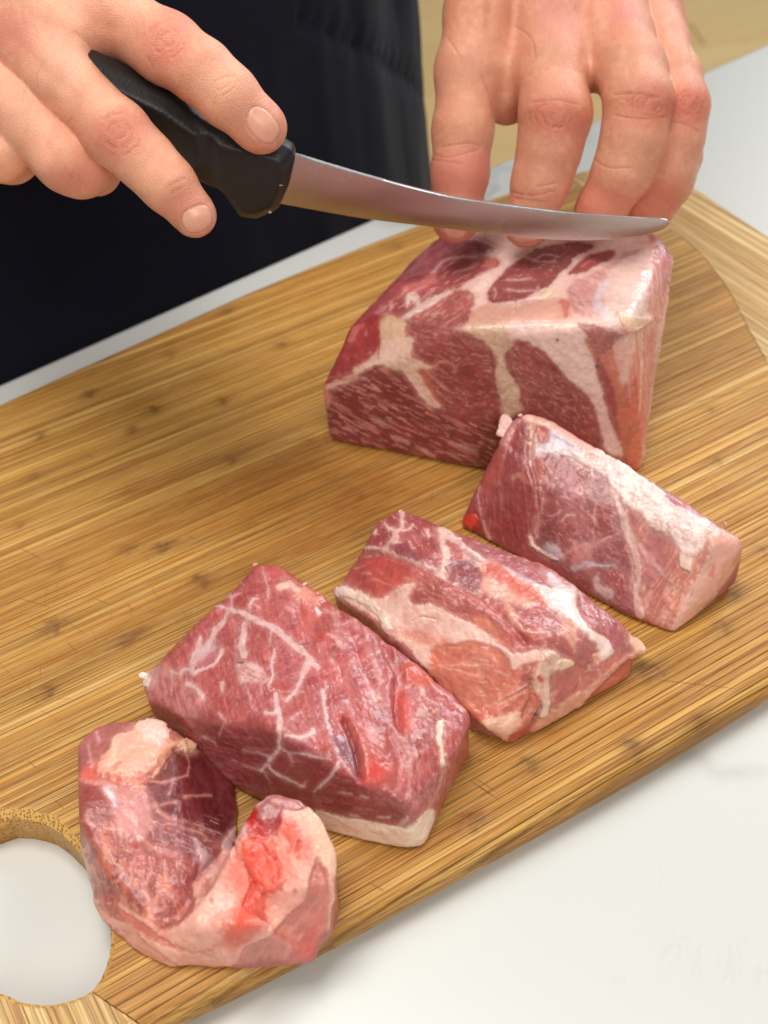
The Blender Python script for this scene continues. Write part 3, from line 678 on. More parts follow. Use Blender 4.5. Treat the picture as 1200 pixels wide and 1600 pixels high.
    for l in (C_(480, 480, 460, 460), C_(1040, 740, 1110, 770), C_(720, 640, 800, 680), C_(940, 620, 1060, 650), C_(560, 580, 640, 600)): p.line(l, [2, 6, 2], (210, 164, 164), 3, .7)
    p.line(C_(140, 560, 170, 610), [8, 6], (226, 160, 148), 2, .9)
    # relief
    p.bulge([(560, 580), (640, 575), (740, 660), (740, 730), (520, 690), (505, 620)], .8, 30); p.crease([(545, 505), (592, 497), (640, 506)], 4, -.8); p.crease([(512, 600), (560, 590), (598, 572)], 3, -.5); p.crease([(765, 545), (772, 600), (790, 660)], 3, -.4)
rt = pts((499, 607, 27), (545, 510, 46), (593, 490, 54), (727, 514, 66), (913, 510, 71), (985, 500, 71), (600, 452, 50), (650, 400, 54), (690, 363, 57), (800, 350, 66), (950, 348, 68), (1030, 362, 68), (1053, 398, 64))
rb = pts((512, 690, 0), (600, 706, 0), (700, 724, 0), (765, 738, 0), (880, 757, 0), (1003, 740, 0)) + [below(rt[-1], 0, -2, 2), below(rt[8], 0, -12, -4), below(rt[7], 0, -10, 0), below(rt[9], 0, 0, 6), below(rt[11], 0, 0, 6)]
meat_piece('pork_block', 'largest block of raw pork with a marbled cut face, under the knife and fingertips', 'pork block', None, [rt + rb], roast_paint, seed=11, wob=.0007, blur=2, passes=2,
           fatmask=[[(1040, 362), (1062, 395), (1062, 560), (1040, 690), (1012, 760), (996, 750), (1012, 700), (1026, 600), (1034, 500), (1046, 430), (1048, 390)]])

# ---- slice leaning on the block
def d_paint(p):
    E, G = Zm(700, 630, 5), Zm(900, 700, 4.286)
    p.poly(rect(700, 630, 1180, 1010), (166, 86, 88), 2, .8)
    left = E(60, 950, 200, 700, 400, 380, 520, 180, 640, 150, 660, 400, 690, 640, 710, 900, 660, 1080, 640, 1170, 300, 1070)
    p.poly(left, (153, 69, 70), 3, .9); p.fibre(left, 84, 3, 40, .05, (187, 109, 104), .5, .3, seed=1); p.fibre(left, 84, 2, 16, .38, (204, 140, 136), .55, .15, seed=2)
    p.line(E(520, 180, 460, 330, 420, 480, 390, 640), [2.5, 2.5, 2, 1], (216, 130, 118), 1.3, .8); p.line(E(250, 650, 235, 760, 270, 890, 310, 1020, 330, 1060), [2, 2.5, 3.5, 4, 4], (224, 156, 148), 1.3, .9, dh=.3)
    p.poly(E(280, 600, 380, 430, 430, 480, 400, 600, 300, 720), (183, 88, 77), 5, .7); p.poly(E(500, 570, 560, 540, 600, 560, 640, 640, 560, 590, 510, 600), (204, 130, 118), 2, .7)
    p.poly(E(60, 950, 130, 850, 230, 870, 260, 960, 250, 1050, 160, 1010), (153, 52, 51), 4, .9); p.poly(E(95, 950, 130, 890, 220, 880, 235, 930, 180, 990, 110, 970), (210, 55, 40), 2, .95, dh=.5); p.fibre(E(80, 960, 130, 880, 230, 870, 240, 960, 150, 1010), 30, 3, 10, .1, (216, 96, 80), .7, .2, seed=3)
    main = E(680, 430, 760, 400, 900, 400, 1080, 480, 1150, 560) + G(240, 300, 290, 480, 360, 640, 390, 820, 400, 1000, 440, 1110, 300, 1080, 150, 1000, 0, 890) + E(760, 1170, 680, 1080, 720, 900, 700, 650)
    p.poly(main, (155, 84, 84), 3, .9); p.fibre(main, 62, 2.6, 12, .12, (196, 124, 120), .55, .2, seed=4, bend=1.2); p.fibre(main, 40, 2, 9, .32, (222, 164, 158), .65, .14, seed=5, bend=1.4); p.veins(main, 26, .03, (208, 148, 144), .5, seed=6)
    p.mottle(main, 28, (180, 115, 117), .5, -.1, .4, seed=4)
    p.poly(E(680, 440, 760, 400, 760, 560, 720, 640, 690, 560), (185, 90, 77), 6, .7)
    right = G(340, 400, 480, 500, 680, 560, 840, 600, 900, 620, 860, 800, 740, 1000, 640, 1230, 560, 1220, 440, 1110, 430, 900, 380, 650)
    p.poly(right, (195, 122, 109), 4, .95); p.fibre(right, -58, 3, 22, .12, (222, 158, 144), .7, .2, seed=7, bend=.4); p.mottle(G(360, 420, 640, 560, 600, 800, 450, 1000, 400, 700), 30, (183, 115, 117), .8, -.3, .2, seed=1)
    p.poly(G(700, 780, 840, 620, 890, 600, 900, 660, 840, 860, 740, 1000, 680, 1180, 620, 1200, 640, 1000), (206, 131, 109), 4, .9); p.fibre(G(600, 860, 860, 620, 880, 720, 660, 1220, 560, 1200), -62, 2, 10, .12, (232, 176, 156), .8, .15, seed=8)
    # sinew and white fat along the top
    p.poly(E(640, 160, 560, 110, 640, 55, 760, 100, 920, 190, 1060, 270, 1200, 350, 1200, 420, 1100, 400, 900, 300, 760, 210), (236, 188, 170), 3, 1, dh=.4, fat=1)
    p.poly(E(820, 120, 980, 200, 1190, 320, 1190, 370, 1040, 290, 880, 180, 740, 80, 730, 40), (203, 122, 113), 3, .9)
    p.poly(E(730, 190, 790, 210, 790, 270, 740, 320, 710, 260), (187, 90, 72), 2.5, .95, dh=-.3)
    p.line(E(660, 180, 660, 300, 670, 380, 655, 440, 665, 480), [10, 14, 12, 8, 5], (232, 186, 172), 1.5, 1, dh=.3, fat=1)
    p.line(E(665, 480, 690, 560, 705, 620, 710, 720, 735, 780, 715, 880, 700, 960, 690, 1040), [3, 3, 6, 5, 5, 6, 8, 10], (222, 160, 148), 1.3, .95, dh=.5, fat=1)
    p.poly(E(710, 340, 790, 290, 810, 220, 900, 260, 1000, 330, 1130, 380, 1200, 430, 1200, 560, 1140, 500, 1100, 470, 960, 410, 820, 390, 740, 400, 690, 390), (216, 200, 208), 4, 1, dh=.3, fat=1, jit=.08)
    p.line(E(700, 370, 800, 385, 960, 405, 1100, 480), [5, 4, 6, 8], (240, 214, 208), 1.5, .95, dh=.2)
    strip = G(-40, 20, 60, 30, 130, 20, 300, 90, 400, 160, 560, 270, 640, 370, 700, 400, 860, 480, 920, 530, 880, 580, 820, 700, 760, 720, 700, 690, 640, 590, 500, 520, 430, 440, 340, 390, 300, 330, 240, 260, 180, 180, 60, 120)
    p.poly(strip, (246, 220, 212), 4, 1, dh=.5, fat=1, jit=.08); p.mottle(strip, 9, (226, 178, 172), .55, .05, .4, seed=7, dh=-.45); p.veins(strip, 11, .09, (214, 168, 164), .55, seed=8, dh=-.6)
    p.mottle(G(0, 0, 160, 20, 260, 100, 200, 200, 60, 110), 26, (206, 186, 196), .5, -.1, .4, seed=3); p.poly(G(620, 330, 700, 300, 840, 410, 880, 450, 780, 430, 700, 400), (186, 116, 122), 5, .8)
    p.line(G(240, 280, 290, 400, 330, 530, 380, 640, 410, 760, 420, 860, 405, 980, 430, 1110), [9, 10, 10, 10, 9, 9, 9, 11], (226, 188, 178), 1.8, .95, dh=.25, fat=1)
    p.line(G(390, 580, 450, 680, 520, 760, 590, 850), [4, 7, 6, 3], (214, 164, 160), 2.5, .8); p.line(G(440, 640, 470, 720, 480, 760), 3, (214, 166, 160), 2, .7)
    p.poly(G(700, 700, 780, 690, 785, 760, 768, 830, 740, 810, 700, 790, 690, 750), (242, 210, 196), 1.5, 1, dh=.9, fat=1)
    p.line(G(100, 120, 112, 190), [7, 2], (240, 214, 206), 1.2, 1, dh=.3); p.poly(G(130, 850, 160, 870, 180, 920, 260, 960, 240, 1010, 190, 1000, 130, 940), (220, 186, 184), 2.5, .9)
    p.line(G(-10, 800, 80, 775, 200, 785, 260, 790), [10, 5, 3, 1], (208, 196, 206), 2, .9); p.poly(E(760, 1130, 820, 1090, 880, 1150, 900, 1200, 820, 1195), (206, 196, 204), 5, .9, dh=.3)
    for l in (E(890, 1180, 980, 1140, 1000, 1090, 960, 1060), E(980, 1140, 1060, 1110, 1080, 1130), E(1000, 1170, 1010, 1110), E(800, 880, 860, 870, 880, 840), E(900, 920, 940, 880, 990, 880), E(1090, 840, 1140, 890, 1160, 780), E(1140, 890, 1150, 960), E(820, 600, 870, 590), E(1000, 690, 1050, 720, 1040, 650), G(0, 680, 80, 650, 120, 620, 110, 560), G(120, 650, 220, 600, 300, 560), G(110, 640, 60, 700), G(0, 290, 30, 260)):
        p.line(l, [1.2, 2.6, 1.2], (224, 168, 160), 1.3, .75, dh=.12)
    p.poly(G(-10, 640, 60, 650, 110, 620, 150, 640, 100, 700, 40, 760, -20, 760), (216, 150, 144), 6, .7)
    p.line(E(635, 1040, 650, 1080, 700, 1140, 780, 1190, 860, 1210), [2, 4, 6, 4, 2], (240, 202, 190), 1.5, 1, dh=.7, fat=1)
    # fat strip and the base edge
    cap = G(900, 560, 960, 530, 1100, 610, 1140, 650, 1070, 800, 960, 960, 780, 1140, 700, 1250, 640, 1290, 600, 1270, 660, 1240, 700, 1150, 760, 1020, 860, 860, 920, 700)
    p.poly(cap, (242, 184, 166), 2.5, 1, fat=1); p.line(G(905, 570, 915, 660, 860, 850, 740, 1030, 670, 1220), [8, 8, 10, 12, 8], (240, 190, 172), 3, .9, dh=.2); p.line(G(1100, 620, 1120, 680, 1060, 780), [6, 8, 4], (206, 132, 116), 4, .7); p.line(G(915, 800, 905, 850), [4, 6], (216, 112, 100), 3, .7)
    p.crease(G(560, 1215, 640, 1240, 700, 1200), 1.2, -.6, (185, 100, 82), .8)
    for k, (x, y) in enumerate(((615, 940), (605, 970), (640, 880), (620, 1010), (640, 1060), (590, 1130), (610, 1110))): p.line(G(x, y, x + 8, y + 10), 4, (240, 188, 170), 1.5, .8)
    p.poly(E(350, 240, 420, 60, 560, 50, 560, 130, 500, 200, 440, 330), (196, 130, 132), 3, .9, dh=.5)
    p.crease(E(655, 180, 640, 420, 690, 640, 700, 900, 650, 1080), 5, -1.3); p.crease(G(340, 400, 380, 640, 400, 900), 6, -.5); p.bulge(main, .7, 30)
    p.crease(E(690, 640, 740, 660), 2, -.5)
dt_ = pts((825, 643, 40), (860, 655, 40), (940, 705, 38), (1050, 770, 34), (1130, 820, 30), (1165, 848, 25), (800, 655, 36), (775, 700, 30), (836, 760, 28), (1120, 845, 30))
db = pts((714, 822, 1), (760, 842, 0), (840, 868, 0), (900, 907, 0), (980, 962, 2), (1048, 997, 0), (1100, 955, 0), (1152, 890, 4), (745, 790, 8)) + [below(dt_[0], 0, 6, 6), below(dt_[2], 0, 4, 4), below(dt_[4], 0, 2, 2), below(dt_[5], 2, 0, 0)]
G = Zm(900, 700, 4.286)
fr1 = pts((778, 648, 36), (790, 642, 37), (800, 650, 37), (806, 664, 35), (790, 690, 32), (772, 683, 32), (776, 665, 34), (800, 668, 30)); fr2 = pts((1126, 812, 30), (1133, 810, 31), (1140, 824, 28), (1128, 826, 27), (1133, 816, 26))
fr3 = pts((826, 838, 6), (832, 846, 6), (846, 858, 6), (842, 864, 4), (832, 852, 4))
meat_piece('pork_slice', 'wedge-shaped slice of pork leaning against the big block, white fat along its upper edge', 'pork slice', CUTS, [dt_ + db], d_paint, seed=12, crumbs=[(845, 647, 41, 1.3, (206, 120, 112)), (858, 656, 40, 1.2, (200, 110, 104)), (838, 760, 29, 1.4, (236, 184, 172)), (826, 773, 26, 1.2, (232, 176, 164)), (812, 648, 39, 1.5, (236, 190, 176)), (1062, 778, 34, 1.0, (240, 210, 206))], blur=2, wob=.0007,
           fatmask=[G(905, 560, 960, 530, 1110, 600, 1170, 650, 1090, 830, 980, 980, 800, 1160, 720, 1260, 640, 1300, 590, 1280, 660, 1240, 700, 1150, 760, 1020, 860, 860, 915, 700)],
           bits=[('fat_tag', [fr1], (228, 180, 172)), ('fat_tag', [fr2], (236, 196, 186))])

# ---- layered slice
def c_paint(p):
    A, B, C_ = Zm(510, 790, 4.444), Zm(750, 840, 4.286), Zm(580, 960, 4)
    p.poly(rect(500, 780, 1040, 1180), (180, 98, 94), 2, .9)
    back = A(280, 320, 350, 150, 400, 100, 480, 35, 560, 60, 700, 110, 800, 170, 840, 300, 790, 470, 700, 450, 600, 390, 500, 340, 420, 330)
    p.poly(back, (164, 79, 82), 3, .9); p.fibre(back, 60, 2.5, 9, .22, (220, 152, 144), .8, .15, seed=2, bend=1); p.mottle(back, 14, (194, 109, 104), .6, 0, .4, seed=3)
    for l, w in ((A(400, 130, 430, 170, 470, 190, 480, 240, 440, 290, 400, 320), [3, 5, 7, 8, 8, 5]), (A(470, 190, 520, 180, 530, 110, 520, 40), [5, 7, 5, 8]), (A(530, 190, 570, 180, 600, 150), 3), (A(570, 260, 600, 320), [2, 4]), (A(700, 190, 710, 230), 4), (A(340, 200, 350, 180), 5), (A(440, 270, 520, 275), [5, 2])): p.line(l, w, (232, 184, 172), 1.4, .95, dh=.25, fat=1)
    p.poly(A(440, 300, 520, 270, 560, 290, 640, 380, 700, 450, 560, 370), (135, 67, 74), 4, .8, dh=-.4)
    p.line(A(280, 300, 340, 300, 420, 330, 480, 345, 560, 370, 660, 420, 760, 460, 860, 520, 960, 540, 1060, 600), [3, 3, 5, 4, 5, 4, 4, 3, 3, 2], (232, 196, 190), 1.5, .95, dh=.3, fat=1)
    p.line(A(260, 350, 300, 335, 420, 335), [2, 4, 3], (230, 190, 180), 1.3, .8)
    # fat column and seam at the back
    p.poly(A(780, 160, 860, 180, 900, 230, 940, 300, 1000, 380, 1100, 420, 1090, 470, 1000, 400, 940, 380, 870, 400, 830, 450, 820, 500, 790, 480, 800, 380, 790, 300, 780, 220), (236, 196, 184), 2.5, 1, dh=.4, fat=1)
    p.poly(A(830, 255, 860, 260, 860, 300, 835, 295), (185, 106, 98), 1.5, .95); p.poly(A(870, 270, 940, 300, 950, 370, 870, 390, 860, 330), (187, 100, 96), 2, .95); p.poly(A(820, 440, 870, 400, 980, 380, 1060, 450, 1090, 540, 1080, 610, 1000, 570, 900, 520), (151, 84, 86), 2.5, .95, dh=-.2)
    p.fibre(A(820, 440, 980, 380, 1090, 540, 1080, 610, 900, 520), 70, 2, 10, .18, (206, 150, 146), .7, .15, seed=4)
    seam = A(880, 210, 960, 270, 1060, 350, 1200, 420) + B(160, 190, 240, 230, 330, 290, 500, 330, 620, 350, 660, 400, 640, 470, 680, 540, 720, 610, 820, 660, 880, 730, 870, 800, 800, 830, 790, 760, 740, 680, 640, 600, 560, 540, 440, 450, 350, 380, 260, 310, 120, 220) + A(1100, 420, 1000, 340)
    p.poly(seam, (246, 220, 212), 3, 1, dh=.4, fat=1); p.poly(B(190, 200, 250, 240, 370, 310, 330, 320, 240, 270), (206, 190, 202), 4, .8)
    p.line(B(470, 260, 500, 300, 560, 340, 620, 350), [10, 14, 14, 8], (238, 214, 210), 3, .9); p.line(B(260, 130, 350, 200, 420, 230, 480, 280), [3, 5, 6, 8], (196, 160, 162), 3, .7)
    p.poly(B(20, 180, 130, 190, 250, 280, 380, 370, 440, 450, 340, 440, 220, 380, 130, 300, 40, 250), (212, 106, 88), 6, .9)
    p.poly(B(20, 260, 100, 280, 200, 360, 350, 430, 340, 460, 240, 450, 150, 430, 60, 380, 10, 350), (228, 174, 154), 5, .9, dh=.2, fat=1)
    p.fibre(B(380, 100, 600, 280, 900, 560, 960, 800, 860, 740, 700, 560, 640, 380, 500, 260), 55, 2.2, 14, .12, (206, 144, 140), .5, .2, seed=6)
    rr = B(640, 380, 780, 450, 920, 520, 1000, 620, 1060, 700, 1000, 790, 900, 760, 860, 690, 740, 590, 680, 520)
    p.poly(rr, (172, 98, 98), 4, .9); p.fibre(rr, 78, 2.4, 22, .05, (206, 130, 122), .6, .25, seed=7); p.mottle(B(650, 380, 760, 450, 840, 620, 700, 560), 5, (216, 160, 156), .6, .1, .4, seed=8)
    p.poly(A(940, 250, 1100, 260, 1200, 300) + B(200, 90, 300, 150, 420, 260, 480, 330, 340, 290, 200, 200, 60, 120), (172, 100, 102), 4, .85); p.fibre(B(0, 30, 240, 120, 480, 300, 300, 260, 0, 120), 30, 2, 12, .12, (214, 158, 152), .6, .2, seed=9)
    # middle muscle with red upper left
    mid = A(250, 360, 420, 340, 560, 390, 760, 470, 1000, 620, 1180, 720) + B(250, 480, 380, 560, 560, 640, 640, 760, 620, 830, 500, 760, 380, 760, 220, 800, 180, 740, 100, 650, 0, 540) + A(900, 780, 740, 690, 600, 650, 480, 600, 440, 620, 360, 640, 200, 560)
    p.poly(mid, (178, 92, 88), 4, .9); p.fibre(mid, 33, 3, 30, .05, (206, 124, 109), .6, .3, seed=10, bend=.3); p.fibre(mid, 30, 2, 12, .34, (226, 162, 150), .6, .15, seed=11, bend=.3)
    p.poly(A(160, 570, 220, 430, 260, 360, 400, 350, 520, 410, 620, 520, 500, 560, 420, 620, 340, 640), (183, 79, 74), 6, .9); p.poly(A(380, 480, 500, 500, 520, 560, 420, 640, 380, 600), (206, 96, 82), 9, .8); p.poly(A(540, 470, 620, 500, 610, 550, 560, 560), (206, 100, 86), 7, .7)
    for l in (A(260, 470, 320, 480), A(330, 520, 380, 535, 460, 560), A(200, 440, 260, 420), A(560, 500, 620, 530)): p.line(l, 2, (228, 150, 136), 1.2, .7)
    p.poly(B(-10, 520, 60, 560, 160, 680, 200, 740, 140, 720, 60, 640, -20, 600), (226, 138, 112), 6, .8)
    p.poly(A(860, 800, 1000, 820, 1190, 880, 1100, 860, 960, 800), (216, 130, 106), 6, .8)
    for l, w in ((B(130, 400, 210, 500, 270, 600, 380, 640, 470, 640), [6, 7, 5, 3, 2]), (B(200, 480, 210, 560, 230, 620), [5, 4, 1]), (B(410, 510, 440, 540, 490, 555), 3), (B(560, 640, 620, 720, 640, 780), [6, 8, 3]), (B(580, 590, 620, 640, 640, 690), [16, 12, 4]), (B(640, 680, 700, 690, 740, 760, 750, 860), [3, 3, 3, 5]), (B(790, 800, 770, 870, 740, 890), [8, 7, 4])): p.line(l, w, (224, 164, 144), 2, .85, dh=.15, fat=1)
    p.poly(B(640, 690, 700, 690, 740, 760, 750, 860, 720, 890, 660, 820, 630, 760), (174, 103, 100), 3, .85, dh=.3)
    # cream fat band
    band = A(50, 600, 120, 570, 200, 600, 300, 640, 400, 650, 450, 610, 520, 560, 600, 540, 625, 560, 580, 620, 600, 680, 760, 700, 900, 770, 1020, 830) + C_(640, 80, 760, 150, 850, 230, 900, 250, 1000, 235, 1090, 220, 1170, 250, 1180, 290, 1060, 290, 950, 320, 880, 345, 850, 260, 760, 200, 640, 160, 520, 185, 420, 200, 360, 270, 390, 350, 320, 320, 240, 220, 120, 130, 30, 40)
    p.poly(band, (244, 204, 190), 3, 1, dh=.4, fat=1, jit=.07); p.mottle(band, 16, (226, 158, 136), .5, .05, .5, seed=12)
    p.line(A(70, 590, 200, 620, 300, 680, 380, 760, 430, 850), [18, 14, 12, 12, 10], (244, 220, 200), 3, .9, dh=.7)
    p.poly(A(50, 620, 70, 580, 130, 570, 150, 610, 100, 650), (226, 200, 196), 3, .9); p.crease(A(600, 800, 660, 770, 760, 790), 1.5, -.5, (170, 120, 96), .6); p.poly(C_(110, 90, 300, 110, 480, 160, 400, 195, 260, 170), (224, 140, 118), 6, .7)
    # lower muscle
    low = C_(400, 200, 520, 185, 640, 160, 760, 210, 850, 270, 880, 345, 1050, 290, 1010, 420, 990, 460, 1000, 540, 950, 640, 840, 620, 640, 620, 500, 520, 400, 400, 360, 280)
    p.poly(low, (214, 126, 102), 4, 1, fat=0); p.fibre(low, 12, 3, 26, .05, (206, 118, 106), .5, .3, seed=14, bend=.4); p.mottle(C_(640, 300, 860, 360, 1040, 300, 980, 440, 700, 440), 26, (174, 92, 88), .8, -.3, .2, seed=13)
    for l in (C_(400, 325, 500, 320, 620, 315, 760, 325), C_(430, 335, 560, 360, 660, 385), C_(640, 280, 700, 290, 720, 300), C_(770, 350, 850, 375, 860, 360), C_(670, 430, 720, 420), C_(480, 210, 560, 210)): p.line(l, [1.5, 3, 1.5], (234, 170, 150), 1.3, .8, dh=.1)
    p.line(C_(700, 590, 800, 545, 900, 485, 980, 440), [2, 3.5, 4, 3], (236, 172, 150), 1.6, .9, dh=.5); p.crease(C_(720, 592, 900, 500, 990, 450), 3, -.7)
    p.poly(C_(640, 610, 720, 620, 860, 620, 800, 660, 700, 680), (210, 109, 86), 3, .8)
    # lower rim of fat, the hanging vessel and dark hollow
    rim = C_(690, 670, 800, 640, 940, 620, 960, 660, 920, 740, 870, 770, 860, 800, 940, 810, 1040, 770) + B(480, 1230, 640, 1100, 760, 1000, 900, 880, 1040, 760, 1080, 760, 1140, 775, 1100, 730, 1000, 620, 1040, 740, 900, 800, 640, 1020, 460, 1130, 380, 1190, 300, 1300, 200, 1380)
    p.poly(C_(690, 670, 800, 640, 940, 615, 960, 660, 920, 740, 870, 760, 860, 800, 760, 740), (240, 190, 162), 3, 1, dh=.5, fat=1)
    p.line(B(240, 1375, 360, 1300, 480, 1220, 600, 1130, 700, 1060), [9, 12, 22, 22, 14], (238, 180, 156), 3, 1, dh=.4, fat=1); p.line(B(640, 1100, 760, 1000, 860, 910, 960, 830, 1040, 770, 1080, 755), [16, 13, 9, 7, 7, 8], (238, 180, 158), 2, 1, dh=.4, fat=1)
    p.poly(B(1000, 620, 1060, 660, 1110, 720, 1155, 770, 1100, 775, 1040, 750, 1000, 700), (242, 196, 170), 3, 1, dh=.2, fat=1)
    p.poly(B(490, 880, 640, 860, 690, 900, 650, 1000, 580, 1080, 490, 1100, 470, 1000), (192, 109, 98), 4, 1, fat=0); p.poly(B(660, 840, 760, 860, 880, 800, 1000, 780, 900, 860, 740, 980, 640, 1040, 650, 940), (206, 124, 110), 5, .9); p.mottle(B(640, 850, 760, 820, 980, 780, 740, 980, 650, 1000), 7, (236, 190, 172), .6, .1, .4, seed=15)
    p.poly(C_(1050, 280, 1100, 230, 1170, 250, 1160, 330, 1120, 400, 1130, 500, 1110, 600, 1070, 640, 1040, 620, 1060, 560, 1010, 460, 1010, 400), (230, 194, 172), 2.5, 1, dh=1.1, fat=1); p.mottle(C_(1050, 250, 1170, 250, 1130, 500, 1070, 640, 1010, 440), 8, (214, 142, 124), .5, .05, .4, seed=16)
    p.poly(B(500, 830, 560, 810, 625, 840, 560, 880, 500, 880), (238, 200, 172), 2.5, 1, dh=.7, fat=1)
    p.line(C_(1020, 500, 1000, 580, 970, 660, 950, 720), [12, 14, 16, 20], (210, 122, 96), 4, .9, dh=.3); p.poly(C_(860, 800, 880, 750, 950, 720, 1010, 700, 1000, 740, 940, 790), (192, 96, 84), 4, .95, dh=-.3)
    p.line(B(385, 935, 398, 940), 6, (210, 39, 36), 1.2, 1); p.line(B(375, 1190, 395, 1150, 410, 1120), [5, 4, 2], (90, 40, 50), 1.5, .7, dh=-.5); p.line(B(470, 1100, 460, 1160), 3, (141, 77, 74), 1.5, .6)
    flap = B(730, 1070, 880, 940, 1000, 820, 1005, 900, 960, 960, 950, 1000, 820, 1050, 720, 1100)
    p.poly(flap, (206, 114, 92), 3, .95, fat=.2); p.fibre(flap, -35, 3, 20, .1, (230, 150, 126), .6, .2, seed=18)
    # relief: three overlapping layers
    p.crease(A(270, 345, 420, 345, 560, 385, 760, 475, 960, 560, 1080, 620), 5, -1.9); p.bulge(back, 1.1, 22); p.bulge(mid, .9, 26); p.bulge(seam, .7, 16)
    p.crease(A(440, 640, 560, 600, 620, 560), 3, -.6); p.crease(B(430, 450, 560, 560, 700, 680, 780, 830), 4, -1.1); p.crease(B(60, 440, 180, 560, 300, 700), 6, -1.2); p.crease(B(340, 960, 350, 1060, 290, 1200), 4, -1.4, (164, 88, 77), .4); p.crease(B(480, 900, 470, 1080), 4, -1.0)
    p.crease(B(650, 860, 700, 920, 640, 1040), 4, -.7); p.crease(B(720, 1100, 860, 970, 1000, 830), 4, -1.2, (185, 106, 82), .5); p.crease(B(200, 90, 380, 210, 470, 330), 4, -.8)
ct = pts((522, 930, 10), (548, 905, 16), (575, 858, 24), (592, 815, 26), (625, 798, 26), (700, 835, 26), (730, 850, 26), (850, 880, 24), (900, 915, 22), (975, 975, 16), (1000, 1012, 9), (700, 920, 33), (860, 1000, 30), (650, 880, 32),
         (960, 1045, 10), (868, 1100, 10), (800, 1150, 6), (760, 1138, 10), (735, 1108, 12), (700, 1060, 16), (600, 985, 18))
cb = pts((985, 1060, 0), (940, 1082, 0), (870, 1127, 0), (800, 1162, 0), (765, 1145, 0)) + [below(ct[i], 0) for i in (0, 2, 3, 4, 6, 8, 9, 18, 19, 20)]
spur = pts((985, 990, 10), (1000, 998, 10), (1017, 1014, 9), (1016, 1021, 7), (1004, 1021, 7), (985, 1022, 5), (992, 1005, 4))
lip = pts((521, 928, 13), (526, 920, 14), (545, 918, 15), (570, 935, 15), (600, 962, 14), (560, 958, 10), (530, 941, 10))
meat_piece('pork_slice', 'layered slice of pork with thick cream fat seams, lying between two other slices', 'pork slice', CUTS, [ct + cb, spur, lip], c_paint, seed=13, crumbs=[(627, 799, 27, 1.8, (240, 200, 190)), (640, 804, 27, 1.3, (214, 130, 126)), (654, 811, 27, 1.5, (222, 140, 134)), (668, 819, 27, 1.3, (206, 118, 114)), (690, 829, 27, 1.8, (244, 214, 204)), (702, 834, 27, 1.8, (244, 214, 206)), (716, 842, 27, 1.4, (244, 214, 206)), (596, 815, 27, 1.3, (226, 160, 150)), (526, 921, 14, 1.9, (236, 208, 200)), (538, 918, 15, 1.7, (244, 220, 208)), (552, 921, 16, 1.5, (244, 216, 200)), (575, 862, 25, 1.2, (220, 150, 142))], blur=1)

